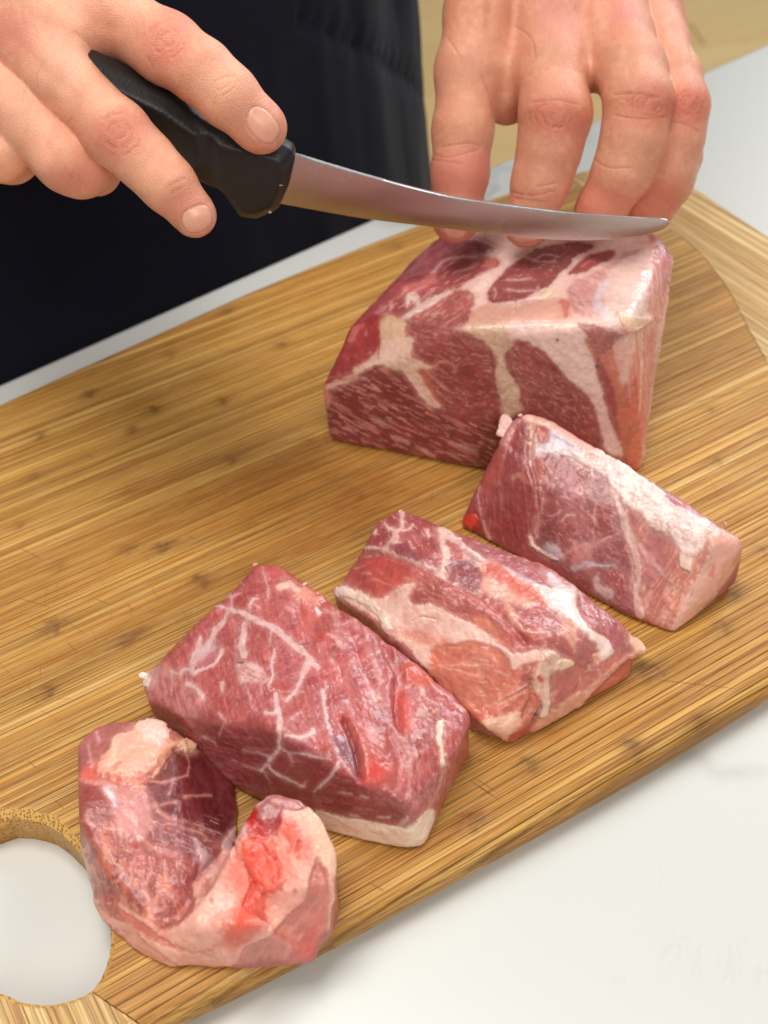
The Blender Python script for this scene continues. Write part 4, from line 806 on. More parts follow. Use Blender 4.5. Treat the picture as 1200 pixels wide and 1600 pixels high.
# ---- thickest slice
def b_paint(p):
    A, B, C_, D_, E = Zm(210, 870, 4.138), Zm(450, 880, 4), Zm(220, 1080, 4.286), Zm(470, 1080, 4.286), Zm(580, 960, 4)
    p.poly(rect(200, 860, 760, 1350), (183, 90, 86), 2, .9)
    top = [(225, 1050), (300, 985), (390, 895), (440, 880), (470, 915), (575, 975), (735, 1110), (700, 1230), (640, 1270), (555, 1217), (433, 1150), (340, 1130), (240, 1100)]
    p.mottle(top, 40, (196, 109, 108), .7, -.1, .4, seed=1); p.fibre(top, 78, 2.4, 15, .05, (210, 131, 122), .45, .3, seed=2, bend=.3); p.mottle([(480, 960), (600, 1000), (640, 1250), (560, 1210), (500, 1100)], 30, (185, 81, 77), .6, -.1, .4, seed=3)
    p.fibre(top, 80, 2, 8, .42, (222, 170, 168), .55, .12, seed=21)
    ml = A(70, 730, 200, 690, 330, 740, 420, 850, 480, 950) + C_(400, 170, 340, 200, 200, 100, 60, 80, 30, 10)
    p.poly(ml, (210, 140, 135), 7, .7)
    front = C_(50, 80, 160, 100, 300, 160, 400, 200, 560, 210, 740, 240, 920, 300, 1180, 400) + D_(260, 560, 400, 600, 560, 650, 690, 740, 700, 860, 400, 860, 120, 800) + C_(860, 720, 700, 680, 540, 590, 350, 360, 200, 280)
    p.poly(front, (151, 69, 70), 6, .9); p.fibre(front, 14, 3, 18, .15, (183, 109, 104), .55, .25, seed=4); p.mottle(C_(300, 380, 600, 500, 800, 640, 700, 690, 500, 560), 24, (162, 106, 105), .5, -.2, .3, seed=5)  # lean front face toned darker than the top, its shade painted in
    p.line(C_(200, 80, 280, 150, 350, 220), [10, 9, 6], (214, 140, 132), 4, .8); p.poly(C_(740, 200, 900, 240, 930, 300, 840, 300, 760, 260), (170, 77, 74), 6, .6)
    p.veins(top, 30, .02, (214, 150, 146), .4, seed=33, sparse=.1); p.fibre(top, 74, 3.5, 30, .0, (158, 61, 66), .45, .3, seed=35, bend=.3); p.mottle(top, 12, (152, 61, 68), .45, .1, .5, seed=36); p.mottle(top, 16, (199, 123, 127), .3, .1, .5, seed=37); p.veins(front, 26, .03, (191, 118, 116), .5, seed=34)
    # white web
    W_ = (228, 190, 186)
    for l, w in ((A(490, 318, 560, 335, 640, 355, 720, 385, 800, 425, 900, 470, 960, 510, 1030, 580, 1110, 630, 1140, 670), [2, 3, 5, 8, 9, 9, 8, 7, 7, 7]), (A(635, 355, 580, 430, 530, 490, 500, 560, 460, 610, 400, 700), [2.5, 5, 8, 6, 7, 6]), (A(430, 520, 420, 590, 390, 680, 380, 740), [2, 7, 7, 6]),
                 (A(570, 610, 530, 690, 480, 730, 400, 750), [4, 4, 5, 5]), (A(240, 740, 300, 760, 340, 730, 400, 760), [3, 4, 4, 6]), (A(640, 340, 625, 260, 628, 190, 665, 155, 700, 170), [3, 3, 3, 4, 2]), (A(590, 265, 640, 260, 690, 240), 2.5), (A(835, 70, 850, 150, 870, 210, 865, 260), [2, 1.5, 4, 1.5]),
                 (A(750, 350, 770, 290, 800, 280), [3, 5, 2]), (A(745, 325, 780, 320, 810, 345), 2), (A(720, 440, 715, 520, 700, 570, 710, 650), [3, 9, 8, 12]), (A(885, 490, 880, 570), [3.5, 2]), (A(910, 600, 890, 700, 895, 780, 870, 830), [2, 3, 4, 6]), (A(1130, 680, 1090, 760, 1050, 850, 985, 930), [9, 6, 5, 4]),
                 (A(1150, 680, 1190, 720), [7, 6]), (A(570, 830, 575, 880), [5, 3]), (A(350, 830, 410, 860, 440, 920), [5, 5, 2]), (A(720, 820, 760, 930), [2, 1.5]), (A(820, 800, 825, 900), 2), (A(245, 740, 250, 900), [2, 1]),
                 (C_(905, 20, 915, 120, 935, 210, 930, 300, 925, 380), [5, 8, 6, 5, 5]), (C_(840, 150, 880, 155, 910, 130), [5, 5, 4]), (C_(925, 380, 880, 430, 855, 470, 800, 540), [5, 6, 5, 4]), (C_(925, 380, 980, 410, 1000, 440, 1010, 475), [4, 4, 3, 3]), (C_(690, 400, 780, 412, 850, 435), [2, 3, 3]), (C_(855, 470, 870, 520, 960, 575, 1090, 635), [5, 4, 3, 4]),
                 (C_(680, 485, 740, 510, 800, 530), [2, 2.5, 4]), (C_(800, 530, 850, 580, 875, 615), [3, 2, 1.5]), (C_(1000, 415, 1100, 425, 1190, 440), [3, 3, 3]), (C_(970, 295, 1060, 310, 1110, 300, 1160, 265), [3, 4, 4, 6]), (C_(1000, 190, 1060, 150), 2.5), (C_(530, 140, 570, 195), [3, 3]), (C_(520, 300, 550, 250, 560, 210), 1.5), (C_(400, 20, 430, 65), [4, 2]), (C_(420, 300, 480, 330, 510, 370), [4, 2, 1.5]),
                 (C_(1080, 640, 1110, 605), 3), (C_(720, 20, 765, 135), 1.5), (C_(610, 460, 640, 480), 2),
                 (D_(140, 0, 155, 100, 180, 220, 220, 340, 270, 480), [6, 5, 4, 3, 3]), (D_(270, 480, 300, 480), 4), (D_(255, 490, 210, 550, 150, 630, 90, 680), [3, 5, 5, 3]), (D_(0, 420, 80, 430, 150, 450), [3, 4, 2]), (D_(290, 490, 340, 560, 380, 590), [2, 2, 2]), (D_(0, 325, 50, 300, 90, 275), [3, 5, 4]), (D_(330, 210, 380, 220, 430, 260, 500, 290, 540, 320), [2, 3, 3, 4, 2]), (D_(430, 370, 500, 410, 580, 460), [2, 2, 5]),
                 (D_(580, 440, 590, 520), [3, 2]), (D_(0, 640, 30, 640), 4), (D_(260, 680, 340, 690), 2), (D_(400, 700, 450, 710), 3), (D_(330, 830, 380, 840), 4), (D_(520, 840, 600, 840), 3), (D_(690, 860, 660, 900), 3), (D_(720, 840, 710, 870, 680, 900), [3, 4, 2])): p.line(l, w, W_, 1.5, (.92 if np.max(w) > 4 else .5), dh=.15, fat=1)
    p.poly(A(660, 690, 760, 690, 820, 730, 860, 780, 880, 800, 800, 820, 720, 820, 690, 830, 670, 760), (216, 150, 146), 3, .85); p.fibre(A(660, 690, 800, 700, 880, 800, 700, 830), 20, 3, 12, -.1, (232, 196, 190), .8, .2, seed=8); p.line(A(660, 695, 710, 692), 3, (80, 40, 50), 1.2, .7)
    p.mottle(A(680, 440, 740, 440, 730, 600, 660, 680), 7, (226, 192, 190), .7, -.1, .3, seed=9); p.poly(A(410, 670, 470, 640, 520, 650, 500, 700, 440, 710), (192, 109, 113), 3, .8)
    p.poly(A(540, 600, 480, 640, 420, 690, 400, 650, 440, 600, 500, 560), (222, 184, 182), 4, .7)
    p.poly(A(30, 800, 45, 760, 80, 745, 100, 790, 90, 840, 60, 835), (250, 240, 226), 2, 1, dh=.6, fat=1); p.poly(A(80, 740, 110, 715, 160, 720, 150, 800, 100, 850), (214, 156, 158), 4, .8)
    # upper right: pink fatty lump and streaks
    p.poly(A(930, 200, 990, 165, 1060, 200, 1180, 215) + B(100, 160, 190, 190, 240, 210, 180, 250, 190, 300, 160, 290, 110, 250, 60, 220, 0, 160), (228, 150, 134), 4, .9, dh=.8, fat=1); p.line(A(940, 205, 990, 190, 1060, 230), [8, 10, 6], (238, 190, 178), 2.5, .9)
    p.poly(B(120, 250, 160, 290, 170, 360, 140, 420, 100, 380, 110, 300), (206, 110, 100), 6, .7); p.line(B(170, 290, 185, 320), 3, (246, 226, 220), 1, .9); p.poly(A(980, 300, 1030, 330, 1050, 350, 990, 350), (222, 160, 156), 3, .7)
    for l, w in ((B(230, 290, 300, 330, 310, 420, 350, 520), [6, 7, 8, 5]), (B(260, 440, 300, 480, 340, 530), [4, 6, 4]), (B(340, 420, 380, 450), 4), (B(480, 410, 500, 500, 520, 570), [2, 4, 6]), (B(520, 570, 580, 545), 4), (B(540, 620, 560, 700, 565, 800, 590, 900), [8, 7, 4, 6]), (B(480, 710, 520, 800, 560, 870, 580, 900), [3, 5, 4, 4]), (B(420, 340, 440, 400), [3, 6]),
                 (B(270, 600, 310, 660), 4), (B(400, 620, 440, 630), 8), (B(580, 740, 610, 720), 4), (D_(480, 0, 530, 70, 580, 200, 640, 270, 690, 340), [6, 6, 3, 4, 7]), (D_(690, 320, 720, 400, 735, 480, 735, 600, 730, 700), [5, 4, 5, 5, 4]), (D_(730, 370, 770, 440), [5, 3]), (D_(820, 0, 800, 90, 830, 140), [5, 5, 4]),
                 (D_(720, 700, 730, 720), 6), (D_(850, 610, 890, 560), [2, 4]), (D_(590, 650, 640, 700), 2.5), (E(190, 430, 180, 390, 200, 350), [3, 3, 2]), (E(180, 450, 280, 455, 330, 460), [2, 3, 6]), (E(320, 460, 310, 560, 330, 600), [7, 5, 5]), (E(350, 560, 440, 565), 2), (E(240, 290, 280, 310), 8)): p.line(l, w, (222, 168, 162), 2, .75, dh=.15, fat=.8, break_=.15)
    p.mottle(D_(740, 100, 870, 100, 870, 420, 720, 420), 8, (222, 176, 172), .7, .0, .35, seed=11); p.mottle(D_(620, 380, 860, 400, 860, 720, 640, 700), 14, (204, 129, 120), .5, 0, .4, seed=12); p.fibre(D_(740, 360, 1000, 160, 1000, 700, 740, 820), 97, 2.4, 26, .1, (206, 142, 138), .5, .2, seed=13)
    p.poly(D_(905, 240, 925, 200, 958, 200, 955, 280, 950, 340, 960, 420, 965, 490, 940, 500, 935, 380, 915, 300), (242, 212, 190), 1.5, 1, dh=.4, fat=1); p.line(D_(950, 420, 970, 422), 2, (240, 210, 190), 1, .9); p.line(D_(948, 490, 945, 600, 900, 720, 840, 830), [2, 3, 4, 5], (226, 150, 134), 2, .8)
    # red folds and dark cleft
    p.poly(E(160, 480, 200, 470, 240, 600, 220, 740, 190, 700, 170, 600), (203, 90, 82), 5, .9); p.poly(E(210, 340, 270, 310, 340, 350, 380, 430, 330, 450, 250, 430), (214, 94, 74), 5, .9, dh=.5); p.poly(D_(350, 220, 440, 260, 560, 360, 620, 470, 600, 640, 520, 640, 400, 600, 380, 420), (194, 96, 88), 6, .8); p.poly(D_(410, 560, 470, 480, 560, 520, 530, 620, 430, 610), (206, 72, 60), 8, .8)
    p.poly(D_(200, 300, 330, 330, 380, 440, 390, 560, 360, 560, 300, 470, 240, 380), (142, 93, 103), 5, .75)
    cap = D_(110, 800, 260, 840, 420, 870, 560, 890, 680, 915, 740, 915, 800, 850, 880, 790, 900, 830, 860, 960, 835, 1065, 700, 1075, 560, 1040, 380, 990, 190, 950, 120, 890)
    p.poly(cap, (246, 214, 192), 1.8, 1, fat=1, jit=.03); p.line(D_(740, 930, 750, 1040), [10, 14], (246, 226, 204), 5, .8)
    for x, y in ((1045, 95), (1075, 110), (1085, 80), (1100, 115), (885, 125), (905, 115)): p.line(D_(x, y, x + 8, y + 4), 3, (250, 200, 170), 1, .7)
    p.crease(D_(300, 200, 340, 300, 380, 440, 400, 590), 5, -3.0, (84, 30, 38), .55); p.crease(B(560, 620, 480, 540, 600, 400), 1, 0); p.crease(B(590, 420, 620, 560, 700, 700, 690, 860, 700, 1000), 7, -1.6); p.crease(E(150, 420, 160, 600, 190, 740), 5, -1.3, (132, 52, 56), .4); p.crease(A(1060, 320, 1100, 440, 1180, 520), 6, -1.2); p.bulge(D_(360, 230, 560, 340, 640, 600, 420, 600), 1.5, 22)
    p.crease(B(330, 320, 420, 480, 470, 640, 560, 850), 8, -.8); p.crease(D_(110, 800, 420, 870, 700, 915, 800, 850), 2, -.35); p.bulge([(260, 1010), (400, 900), (450, 1000), (400, 1120), (280, 1100)], .9, 40); p.crease(D_(600, 300, 660, 450, 640, 640), 7, -.9)
bt = pts((219, 1062, 12), (232, 1092, 16), (262, 1025, 20), (390, 897, 30), (405, 880, 30), (440, 882, 30), (470, 915, 31), (575, 975, 31), (660, 1045, 29), (735, 1108, 24), (728, 1140, 24), (712, 1175, 22), (640, 1262, 22), (555, 1217, 31), (433, 1140, 38), (340, 1126, 30), (293, 1121, 23))
bb = pts((240, 1118, 3), (262, 1155, 0), (300, 1190, 0), (350, 1226, 0), (420, 1262, 0), (510, 1303, 0), (560, 1317, 0), (630, 1331, 0), (663, 1327, 0), (688, 1260, 0), (712, 1190, 4)) + [below(bt[i], 0) for i in (2, 3, 5, 7, 8, 9)]
D_ = Zm(470, 1080, 4.286)
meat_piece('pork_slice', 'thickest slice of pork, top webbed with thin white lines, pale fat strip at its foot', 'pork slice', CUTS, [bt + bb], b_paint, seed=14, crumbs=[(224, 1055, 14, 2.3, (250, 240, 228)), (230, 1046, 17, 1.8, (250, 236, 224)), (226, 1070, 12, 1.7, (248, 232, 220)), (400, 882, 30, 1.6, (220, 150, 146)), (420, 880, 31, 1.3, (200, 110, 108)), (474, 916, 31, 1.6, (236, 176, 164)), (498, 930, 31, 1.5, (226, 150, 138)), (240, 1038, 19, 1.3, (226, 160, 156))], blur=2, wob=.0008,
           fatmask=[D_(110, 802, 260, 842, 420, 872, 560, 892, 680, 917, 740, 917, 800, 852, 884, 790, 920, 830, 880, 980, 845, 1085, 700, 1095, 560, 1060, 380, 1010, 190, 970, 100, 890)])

# ---- curled end slice
def a_paint(p):
    A, B, C_, D_ = Zm(110, 1110, 5.4545), Zm(110, 1300, 5.4545), Zm(300, 1220, 5), Zm(300, 1350, 5)
    p.poly(rect(100, 1110, 540, 1530), (183, 98, 88), 2, .9)
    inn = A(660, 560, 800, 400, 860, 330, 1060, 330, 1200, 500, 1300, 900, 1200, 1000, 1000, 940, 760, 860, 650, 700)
    p.poly(inn, (119, 35, 37), 8, .95); p.poly(A(1000, 300, 1400, 500, 1400, 1100, 1150, 1000), (96, 26, 30), 12, .9)  # dark red inside of the curl, deepened with the next slice's painted shade
    p.poly(A(600, 900, 760, 860, 1000, 960, 1250, 1060) + B(1250, 60, 1150, 260, 1000, 200, 800, 100, 640, 60), (147, 79, 80), 8, .8); p.fibre(A(560, 900, 1300, 900) + B(1300, 60, 1100, 300, 560, 100), 22, 2.5, 20, .15, (210, 158, 156), .6, .2, seed=2)
    L_ = B(100, -250, 300, -240, 420, -60, 560, 100, 800, 200, 1050, 380, 1040, 560, 900, 760, 800, 830, 640, 850, 460, 800, 300, 700, 220, 560, 180, 380, 110, 200)
    p.poly(L_, (164, 79, 72), 4, .9); p.fibre(L_, 82, 3, 22, .10, (206, 122, 108), .55, .22, seed=3, bend=.7); p.mottle(L_, 22, (212, 124, 96), .7, 0, .4, seed=4); p.veins(L_, 24, .035, (214, 144, 128), .6, seed=5); p.fibre(L_, 60, 2.4, 7, .36, (230, 160, 142), .7, .15, seed=6, bend=2)
    p.poly(A(120, 640, 220, 630, 340, 760, 380, 860, 330, 960, 160, 940, 110, 800), (153, 71, 68), 5, .85)
    # pale scar running down
    p.poly(A(240, 610, 420, 640, 560, 640, 660, 720, 700, 860, 680, 1000, 600, 1100, 520, 1120, 420, 1040, 400, 900, 340, 760), (214, 146, 138), 8, .85, fat=.6); p.poly(A(420, 860, 520, 880, 600, 1000, 560, 1120, 440, 1040), (216, 146, 142), 12, .6)
    p.line(A(290, 660, 360, 730, 380, 800), [4, 7, 4], (226, 212, 220), 2.5, .8); p.line(A(80, 600, 160, 600, 260, 610, 360, 640), [4, 7, 8, 4], (222, 156, 148), 3, .9, dh=.3)
    p.poly(A(60, 250, 130, 170, 240, 150, 420, 85, 560, 80, 520, 160, 430, 210, 370, 230, 330, 340, 220, 460, 120, 520, 70, 600, 60, 420), (180, 107, 104), 4, .9); p.line(A(220, 180, 235, 260), [3, 5], (222, 170, 164), 2, .7); p.line(A(150, 300, 190, 440, 210, 500), [2, 4, 5], (222, 160, 150), 2.5, .8); p.fibre(A(380, 90, 560, 80, 520, 160, 420, 200), 85, 4, 16, 0, (206, 140, 136), .6, .3, seed=6)
    lump = A(600, 90, 780, 100, 850, 190, 830, 280, 760, 380, 720, 480, 640, 540, 560, 580, 460, 590, 340, 570, 230, 540, 230, 450, 310, 350, 380, 230, 430, 210, 520, 170)
    p.poly(lump, (240, 176, 152), 4, 1, dh=1.0, fat=1); p.poly(A(590, 90, 780, 105, 850, 190, 790, 300, 700, 260, 560, 180), (242, 196, 184), 4, .9, dh=.4); p.mottle(A(220, 420, 700, 420, 680, 600, 500, 640, 230, 600), 9, (228, 122, 100), .7, -.05, .3, seed=8, dh=-.6)
    p.mottle(A(480, 600, 640, 600, 640, 760, 520, 760), 8, (236, 160, 136), .8, -.1, .2, seed=9, dh=.6); p.poly(A(100, 500, 220, 480, 260, 560, 160, 600, 80, 580), (222, 110, 92), 7, .7); p.line(A(370, 260, 380, 380, 330, 480), [8, 8, 4], (246, 208, 184), 4, .7)
    p.line(A(1040, 300, 950, 290, 870, 290, 800, 370, 750, 450, 700, 560), [10, 14, 12, 12, 10, 3], (236, 164, 136), 3, 1, dh=.9, fat=1); p.line(A(960, 300, 1040, 320), [16, 12], (240, 196, 164), 2.5, .9, dh=.4); p.line(A(860, 190, 930, 200, 950, 230), [8, 8, 4], (198, 119, 111), 3, .8, dh=.4)
    for l, w in ((A(700, 600, 800, 610, 900, 580, 980, 560), [3, 4, 4, 2]), (A(870, 620, 850, 700), 2), (A(720, 790, 760, 860, 860, 920, 960, 960), [8, 7, 7, 4]), (A(770, 800, 860, 780, 930, 780, 930, 850), [3, 4, 4, 3]), (A(970, 735, 1030, 735), [6, 4]), (A(1050, 730, 1200, 725), 2), (A(820, 960, 960, 1000, 1100, 1040, 1180, 1080), [2, 4, 4, 2]), (A(100, 940, 180, 960, 250, 1010), [4, 6, 3]),
                 (A(1000, 340, 1010, 480, 990, 560), 1.5), (B(560, 20, 640, 60, 740, 160, 870, 200), [4, 4, 4, 4]), (B(680, 230, 690, 330, 640, 450, 660, 560, 680, 660, 660, 740), [2, 3, 5, 5, 8, 7]), (B(800, 250, 820, 350, 830, 420, 890, 370), [3, 4, 4, 3]), (B(720, 640, 740, 540, 800, 490, 860, 560, 900, 620), [8, 6, 5, 4, 3]), (B(680, 660, 780, 650), 8), (B(450, 560, 490, 640, 480, 690), [7, 5, 2]),
                 (B(370, 430, 430, 400, 460, 340), [4, 6, 2]), (B(540, 240, 520, 400, 500, 460), [2, 4, 3]), (B(920, 260, 980, 310), 3), (B(540, 620, 570, 660), 5), (B(200, 330, 230, 400, 290, 430), [8, 6, 3])): p.line(l, [x * .8 for x in (w if isinstance(w, list) else [w, w])], (222, 154, 140), 2.4, .62, dh=.12, fat=.6)
    p.line(B(510, 40, 560, 160, 620, 300), [5, 8, 3], (183, 64, 66), 4, .6)
    # right-hand fat and blood
    fat = C_(240, 560, 250, 470, 420, 270, 430, 440, 560, 460, 680, 410, 700, 230, 850, 225, 900, 200, 980, 260, 1080, 420, 1130, 560, 1120, 700, 1090, 780, 1100, 900, 1060, 1120, 1060, 800, 1000, 640, 960, 620) + D_(900, 200, 880, 280, 780, 370, 600, 570, 420, 650, 340, 780, 100, 810, -100, 790, -400, 560, -560, 320, -500, 340, -300, 480, -180, 520, 20, 360, 30, 160) + C_(60, 760, 180, 650)
    p.poly(fat, (246, 184, 166), 3, 1, dh=.5, fat=1, jit=.06)
    p.mottle(fat, 22, (226, 128, 112), .45, .05, .5, seed=11)
    p.poly(C_(860, 230, 980, 260, 1080, 430, 1130, 580, 1110, 720, 1060, 700, 980, 620, 940, 480, 900, 340), (240, 198, 170), 6, .9); p.poly(C_(250, 480, 300, 420, 420, 270, 430, 400, 400, 450, 340, 480, 260, 540), (206, 172, 172), 5, .95)
    p.line(C_(30, 470, 80, 560, 120, 620, 180, 620), [6, 14, 16, 12], (216, 170, 174), 4, .9, dh=.5, fat=1); p.line(C_(90, 620, 110, 700), [12, 6], (214, 164, 166), 4, .8)
    hood = C_(500, 190, 570, 120, 650, 70, 720, 90, 800, 150, 870, 210, 780, 230, 700, 220, 700, 300, 640, 300, 560, 310, 500, 280)
    p.poly(hood, (180, 107, 108), 4, 1, fat=0); p.line(C_(420, 260, 500, 190, 600, 100, 665, 70, 740, 90, 860, 180), 3, (222, 178, 170), 2, .7); p.line(C_(640, 150, 670, 170, 690, 210, 690, 330), 3, (210, 140, 131), 3, .6); p.line(C_(760, 165, 800, 200), [6, 4], (222, 160, 152), 3, .7)
    p.poly(C_(420, 260, 480, 200, 500, 260, 560, 320, 680, 300, 700, 340, 650, 390, 560, 455, 440, 430, 425, 340), (194, 17, 13), 4, 1, dh=-.4, fat=0); p.poly(C_(600, 290, 700, 280, 700, 340, 620, 400, 590, 370), (164, 60, 60), 5, .8)
    p.poly(C_(380, 480, 440, 455, 540, 460, 620, 520, 680, 640, 700, 780, 640, 880, 520, 830, 440, 700, 390, 600), (236, 84, 58), 7, .95, dh=.9); p.poly(C_(720, 330, 780, 300, 840, 400, 850, 500, 810, 570, 740, 480, 700, 420), (232, 92, 72), 8, .85, dh=.4); p.poly(C_(820, 500, 900, 460, 960, 520, 920, 600, 840, 600), (226, 96, 84), 10, .6)
    p.poly(C_(430, 780, 500, 780, 520, 900, 460, 940, 400, 1000, 420, 880), (226, 60, 44), 8, .75); p.poly(D_(420, 240, 560, 260, 540, 480, 400, 610, 240, 580, 300, 420), (228, 86, 62), 12, .85); p.poly(C_(280, 640, 360, 620, 450, 760, 420, 860, 320, 840), (234, 108, 88), 12, .8); p.poly(C_(640, 480, 760, 560, 780, 760, 700, 800, 640, 640), (236, 120, 100), 12, .6)
    for l in (C_(340, 590, 400, 640, 450, 740, 480, 800), C_(520, 470, 600, 570, 680, 650, 690, 760), C_(480, 800, 440, 900, 400, 980), C_(620, 480, 660, 620), C_(330, 500, 340, 590), C_(560, 880, 570, 1000), C_(840, 480, 820, 560)): p.crease(l, 3, -.9, (206, 44, 36), .6)
    for x, y in ((565, 890), (150, 930), (800, 850), (570, 1060), (560, 1080), (530, 1080), (690, 840)): p.line(C_(x, y, x + 6, y + 14), 4, (214, 81, 66), 2, .7, dh=-.5)
    p.crease(D_(-300, 400, -200, 530, -100, 590, 20, 620, 60, 690, 160, 672) , 1, 0); p.line(D_(-530, 370, -420, 480, -300, 560, -150, 640, 0, 690, 60, 690, 160, 670), [6, 14, 14, 8, 3, 3, 1], (222, 96, 84), 3, .85, dh=-.6)
    p.line(D_(170, 630, 380, 610, 470, 540), [3, 6, 3], (228, 110, 86), 4, .7)
    mus = D_(960, 20, 1000, 0, 1060, 60, 1075, 300, 1050, 500, 960, 660, 820, 770, 740, 770, 600, 750, 380, 790, 360, 740, 430, 650, 600, 580, 770, 400, 880, 290, 920, 150)
    p.poly(mus, (210, 131, 116), 3, 1, fat=0, dh=-.3); p.fibre(mus, -62, 3, 34, .08, (222, 150, 140), .6, .22, seed=15, bend=.5); p.poly(D_(900, 540, 980, 520, 1000, 600, 930, 680, 800, 760, 760, 740), (206, 96, 90), 8, .7)
    p.line(D_(1075, 60, 1095, 250, 1060, 500), [6, 5, 2], (238, 186, 164), 2, .9, dh=.2)
    p.line(B(110, 150, 150, 380, 200, 560, 300, 720, 460, 840, 620, 960, 800, 1060, 1000, 1120, 1200, 1130), [5, 8, 9, 10, 16, 28, 36, 40, 36], (242, 182, 164), 4, .95, dh=.2, fat=1)
    p.crease(C_(0, 800, 60, 740, 180, 620, 240, 560), 6, -1.2); p.crease(A(700, 560, 820, 380, 900, 330), 4, -1.0); p.crease(B(1100, 300, 1040, 560, 900, 760, 760, 850), 4, -.9)
l1 = pts((121, 1158, 16), (150, 1132, 16), (190, 1126, 16), (245, 1127, 18), (268, 1140, 18), (124, 1270, 21), (230, 1300, 17), (300, 1175, 9), (360, 1200, 3), (372, 1262, 2), (364, 1330, 3), (348, 1375, 4))
l1 += [below(q, 0) for q in l1] + pts((160, 1352, 17), (194, 1396, 15), (236, 1436, 14), (280, 1440, 12), (129, 1340, 0), (146, 1400, 0), (172, 1442, 0), (216, 1480, 0), (270, 1506, 0), (124, 1300, 8))
l2 = pts((300, 1400, 14), (240, 1440, 12), (320, 1450, 20), (420, 1440, 24)); l2 += [below(q, 0) for q in l2[:2]] + pts((156, 1418, 0), (174, 1444, 0), (216, 1480, 0), (270, 1506, 0), (345, 1512, 0), (430, 1505, 0), (480, 1500, 0))
l3 = pts((430, 1237, 33), (400, 1252, 31), (378, 1310, 29), (345, 1365, 25), (312, 1425, 19), (500, 1277, 31), (470, 1247, 33), (520, 1325, 27), (523, 1375, 22), (515, 1440, 10), (505, 1475, 2), (480, 1500, 0), (380, 1508, 0)); l3 += [below(q, 0) for q in l3]
tagp = pts((426, 1496, 3), (432, 1508, 1), (440, 1508, 1), (444, 1496, 3), (434, 1494, 5))
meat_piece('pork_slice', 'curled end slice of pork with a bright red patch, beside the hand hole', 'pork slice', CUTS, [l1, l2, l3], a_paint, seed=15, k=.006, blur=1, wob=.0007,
           bits=[('fat_tag', [tagp], (244, 214, 180))])

# ================================================================== HANDS, KNIFE, APRON
def PD(px, py, dep):
    v = np.array([(px - 600) / F, -(py - 800) / F, -1.]); return CAM + (R @ v) * dep
def cone_sdf(Q, a, b, ra, rb):
    ab = b - a; t = np.clip(((Q - a) @ ab) / (ab @ ab), 0, 1); return np.linalg.norm(Q - a - t[:, None] * ab, axis=1) - (ra + (rb - ra) * t)
def smin(a, b, k):
    h = np.clip(.5 + .5 * (b - a) / k, 0, 1); return b * (1 - h) + a * h - k * h * (1 - h)
class Hand:
    def __init__(s, fingers, palm, bumps, sh=0.):
        """fingers: chains of (px, py, depth m, radius px); palm: cones"""
        f = lambda c: [(PD(x, y, d), r * d / F) for x, y, d, r in c]
        f = (lambda g: (lambda c: [(PD(x, y, d + sh), r * (d + sh) / F) for x, y, d, r in c]))(f)
        s.f = [f(c) for c in fingers]; s.p = [f(c) for c in palm]; s.b = f(bumps)
    def chain(s, Q, c, k=.004):
        d = None
        for (a, ra), (b, rb) in zip(c, c[1:]):
            e = cone_sdf(Q, a, b, ra, rb); d = e if d is None else smin(d, e, k)
        return d
    def sdf(s, Q):
        pal = None
        for c in s.p:
            e = s.chain(Q, c, .008); pal = e if pal is None else smin(pal, e, .014)
        out = pal; fing = None
        for c in s.f:
            e = s.chain(Q, c, .005); w = smin(e, pal, .007)
            fing = w if fing is None else smin(fing, w, .0012)
        out = fing
        for a, r in s.b: out = smin(out, np.linalg.norm(Q - a, axis=1) - r, .008)
        return out
    def mesh(s, vox=.0011, lo_z=None):
        P_ = np.array([a for c in s.f + s.p for a, r in c]); rr = max(r for c in s.f + s.p for a, r in c)
        lo = P_.min(0) - rr - .004; hi = P_.max(0) + rr + .004; sh = np.ceil((hi - lo) / vox).astype(int)
        # coarse pass, then only the cells near the surface
        st = 4; cs = sh // st + 2; cg = [lo[i] + np.arange(cs[i]) * vox * st for i in range(3)]
        G_ = np.stack(np.meshgrid(*cg, indexing='ij'), -1).reshape(-1, 3); D = s.sdf(G_).reshape(cs)
        full = np.repeat(np.repeat(np.repeat(D, st, 0), st, 1), st, 2)[:sh[0], :sh[1], :sh[2]].copy()
        near = np.abs(full) < vox * st * 2.2; idx = np.nonzero(near.ravel())[0]
        ii = np.stack(np.unravel_index(idx, full.shape), -1); fl = full.ravel()
        for k in range(0, len(idx), 400000): fl[idx[k:k + 400000]] = s.sdf(lo + ii[k:k + 400000] * vox)
        V, Q = iso_mesh(fl.reshape(full.shape), lo, vox); V, Q = split_quads(V, Q)
        for _ in range(2):
            e = .0003; d = s.sdf(V); g = np.stack([s.sdf(V + np.eye(3)[i] * e) - d for i in range(3)], 1) / e
            g /= np.linalg.norm(g, axis=1)[:, None] + 1e-9; V = V - g * d[:, None]
        return relax(V, Q, 1, .3), Q
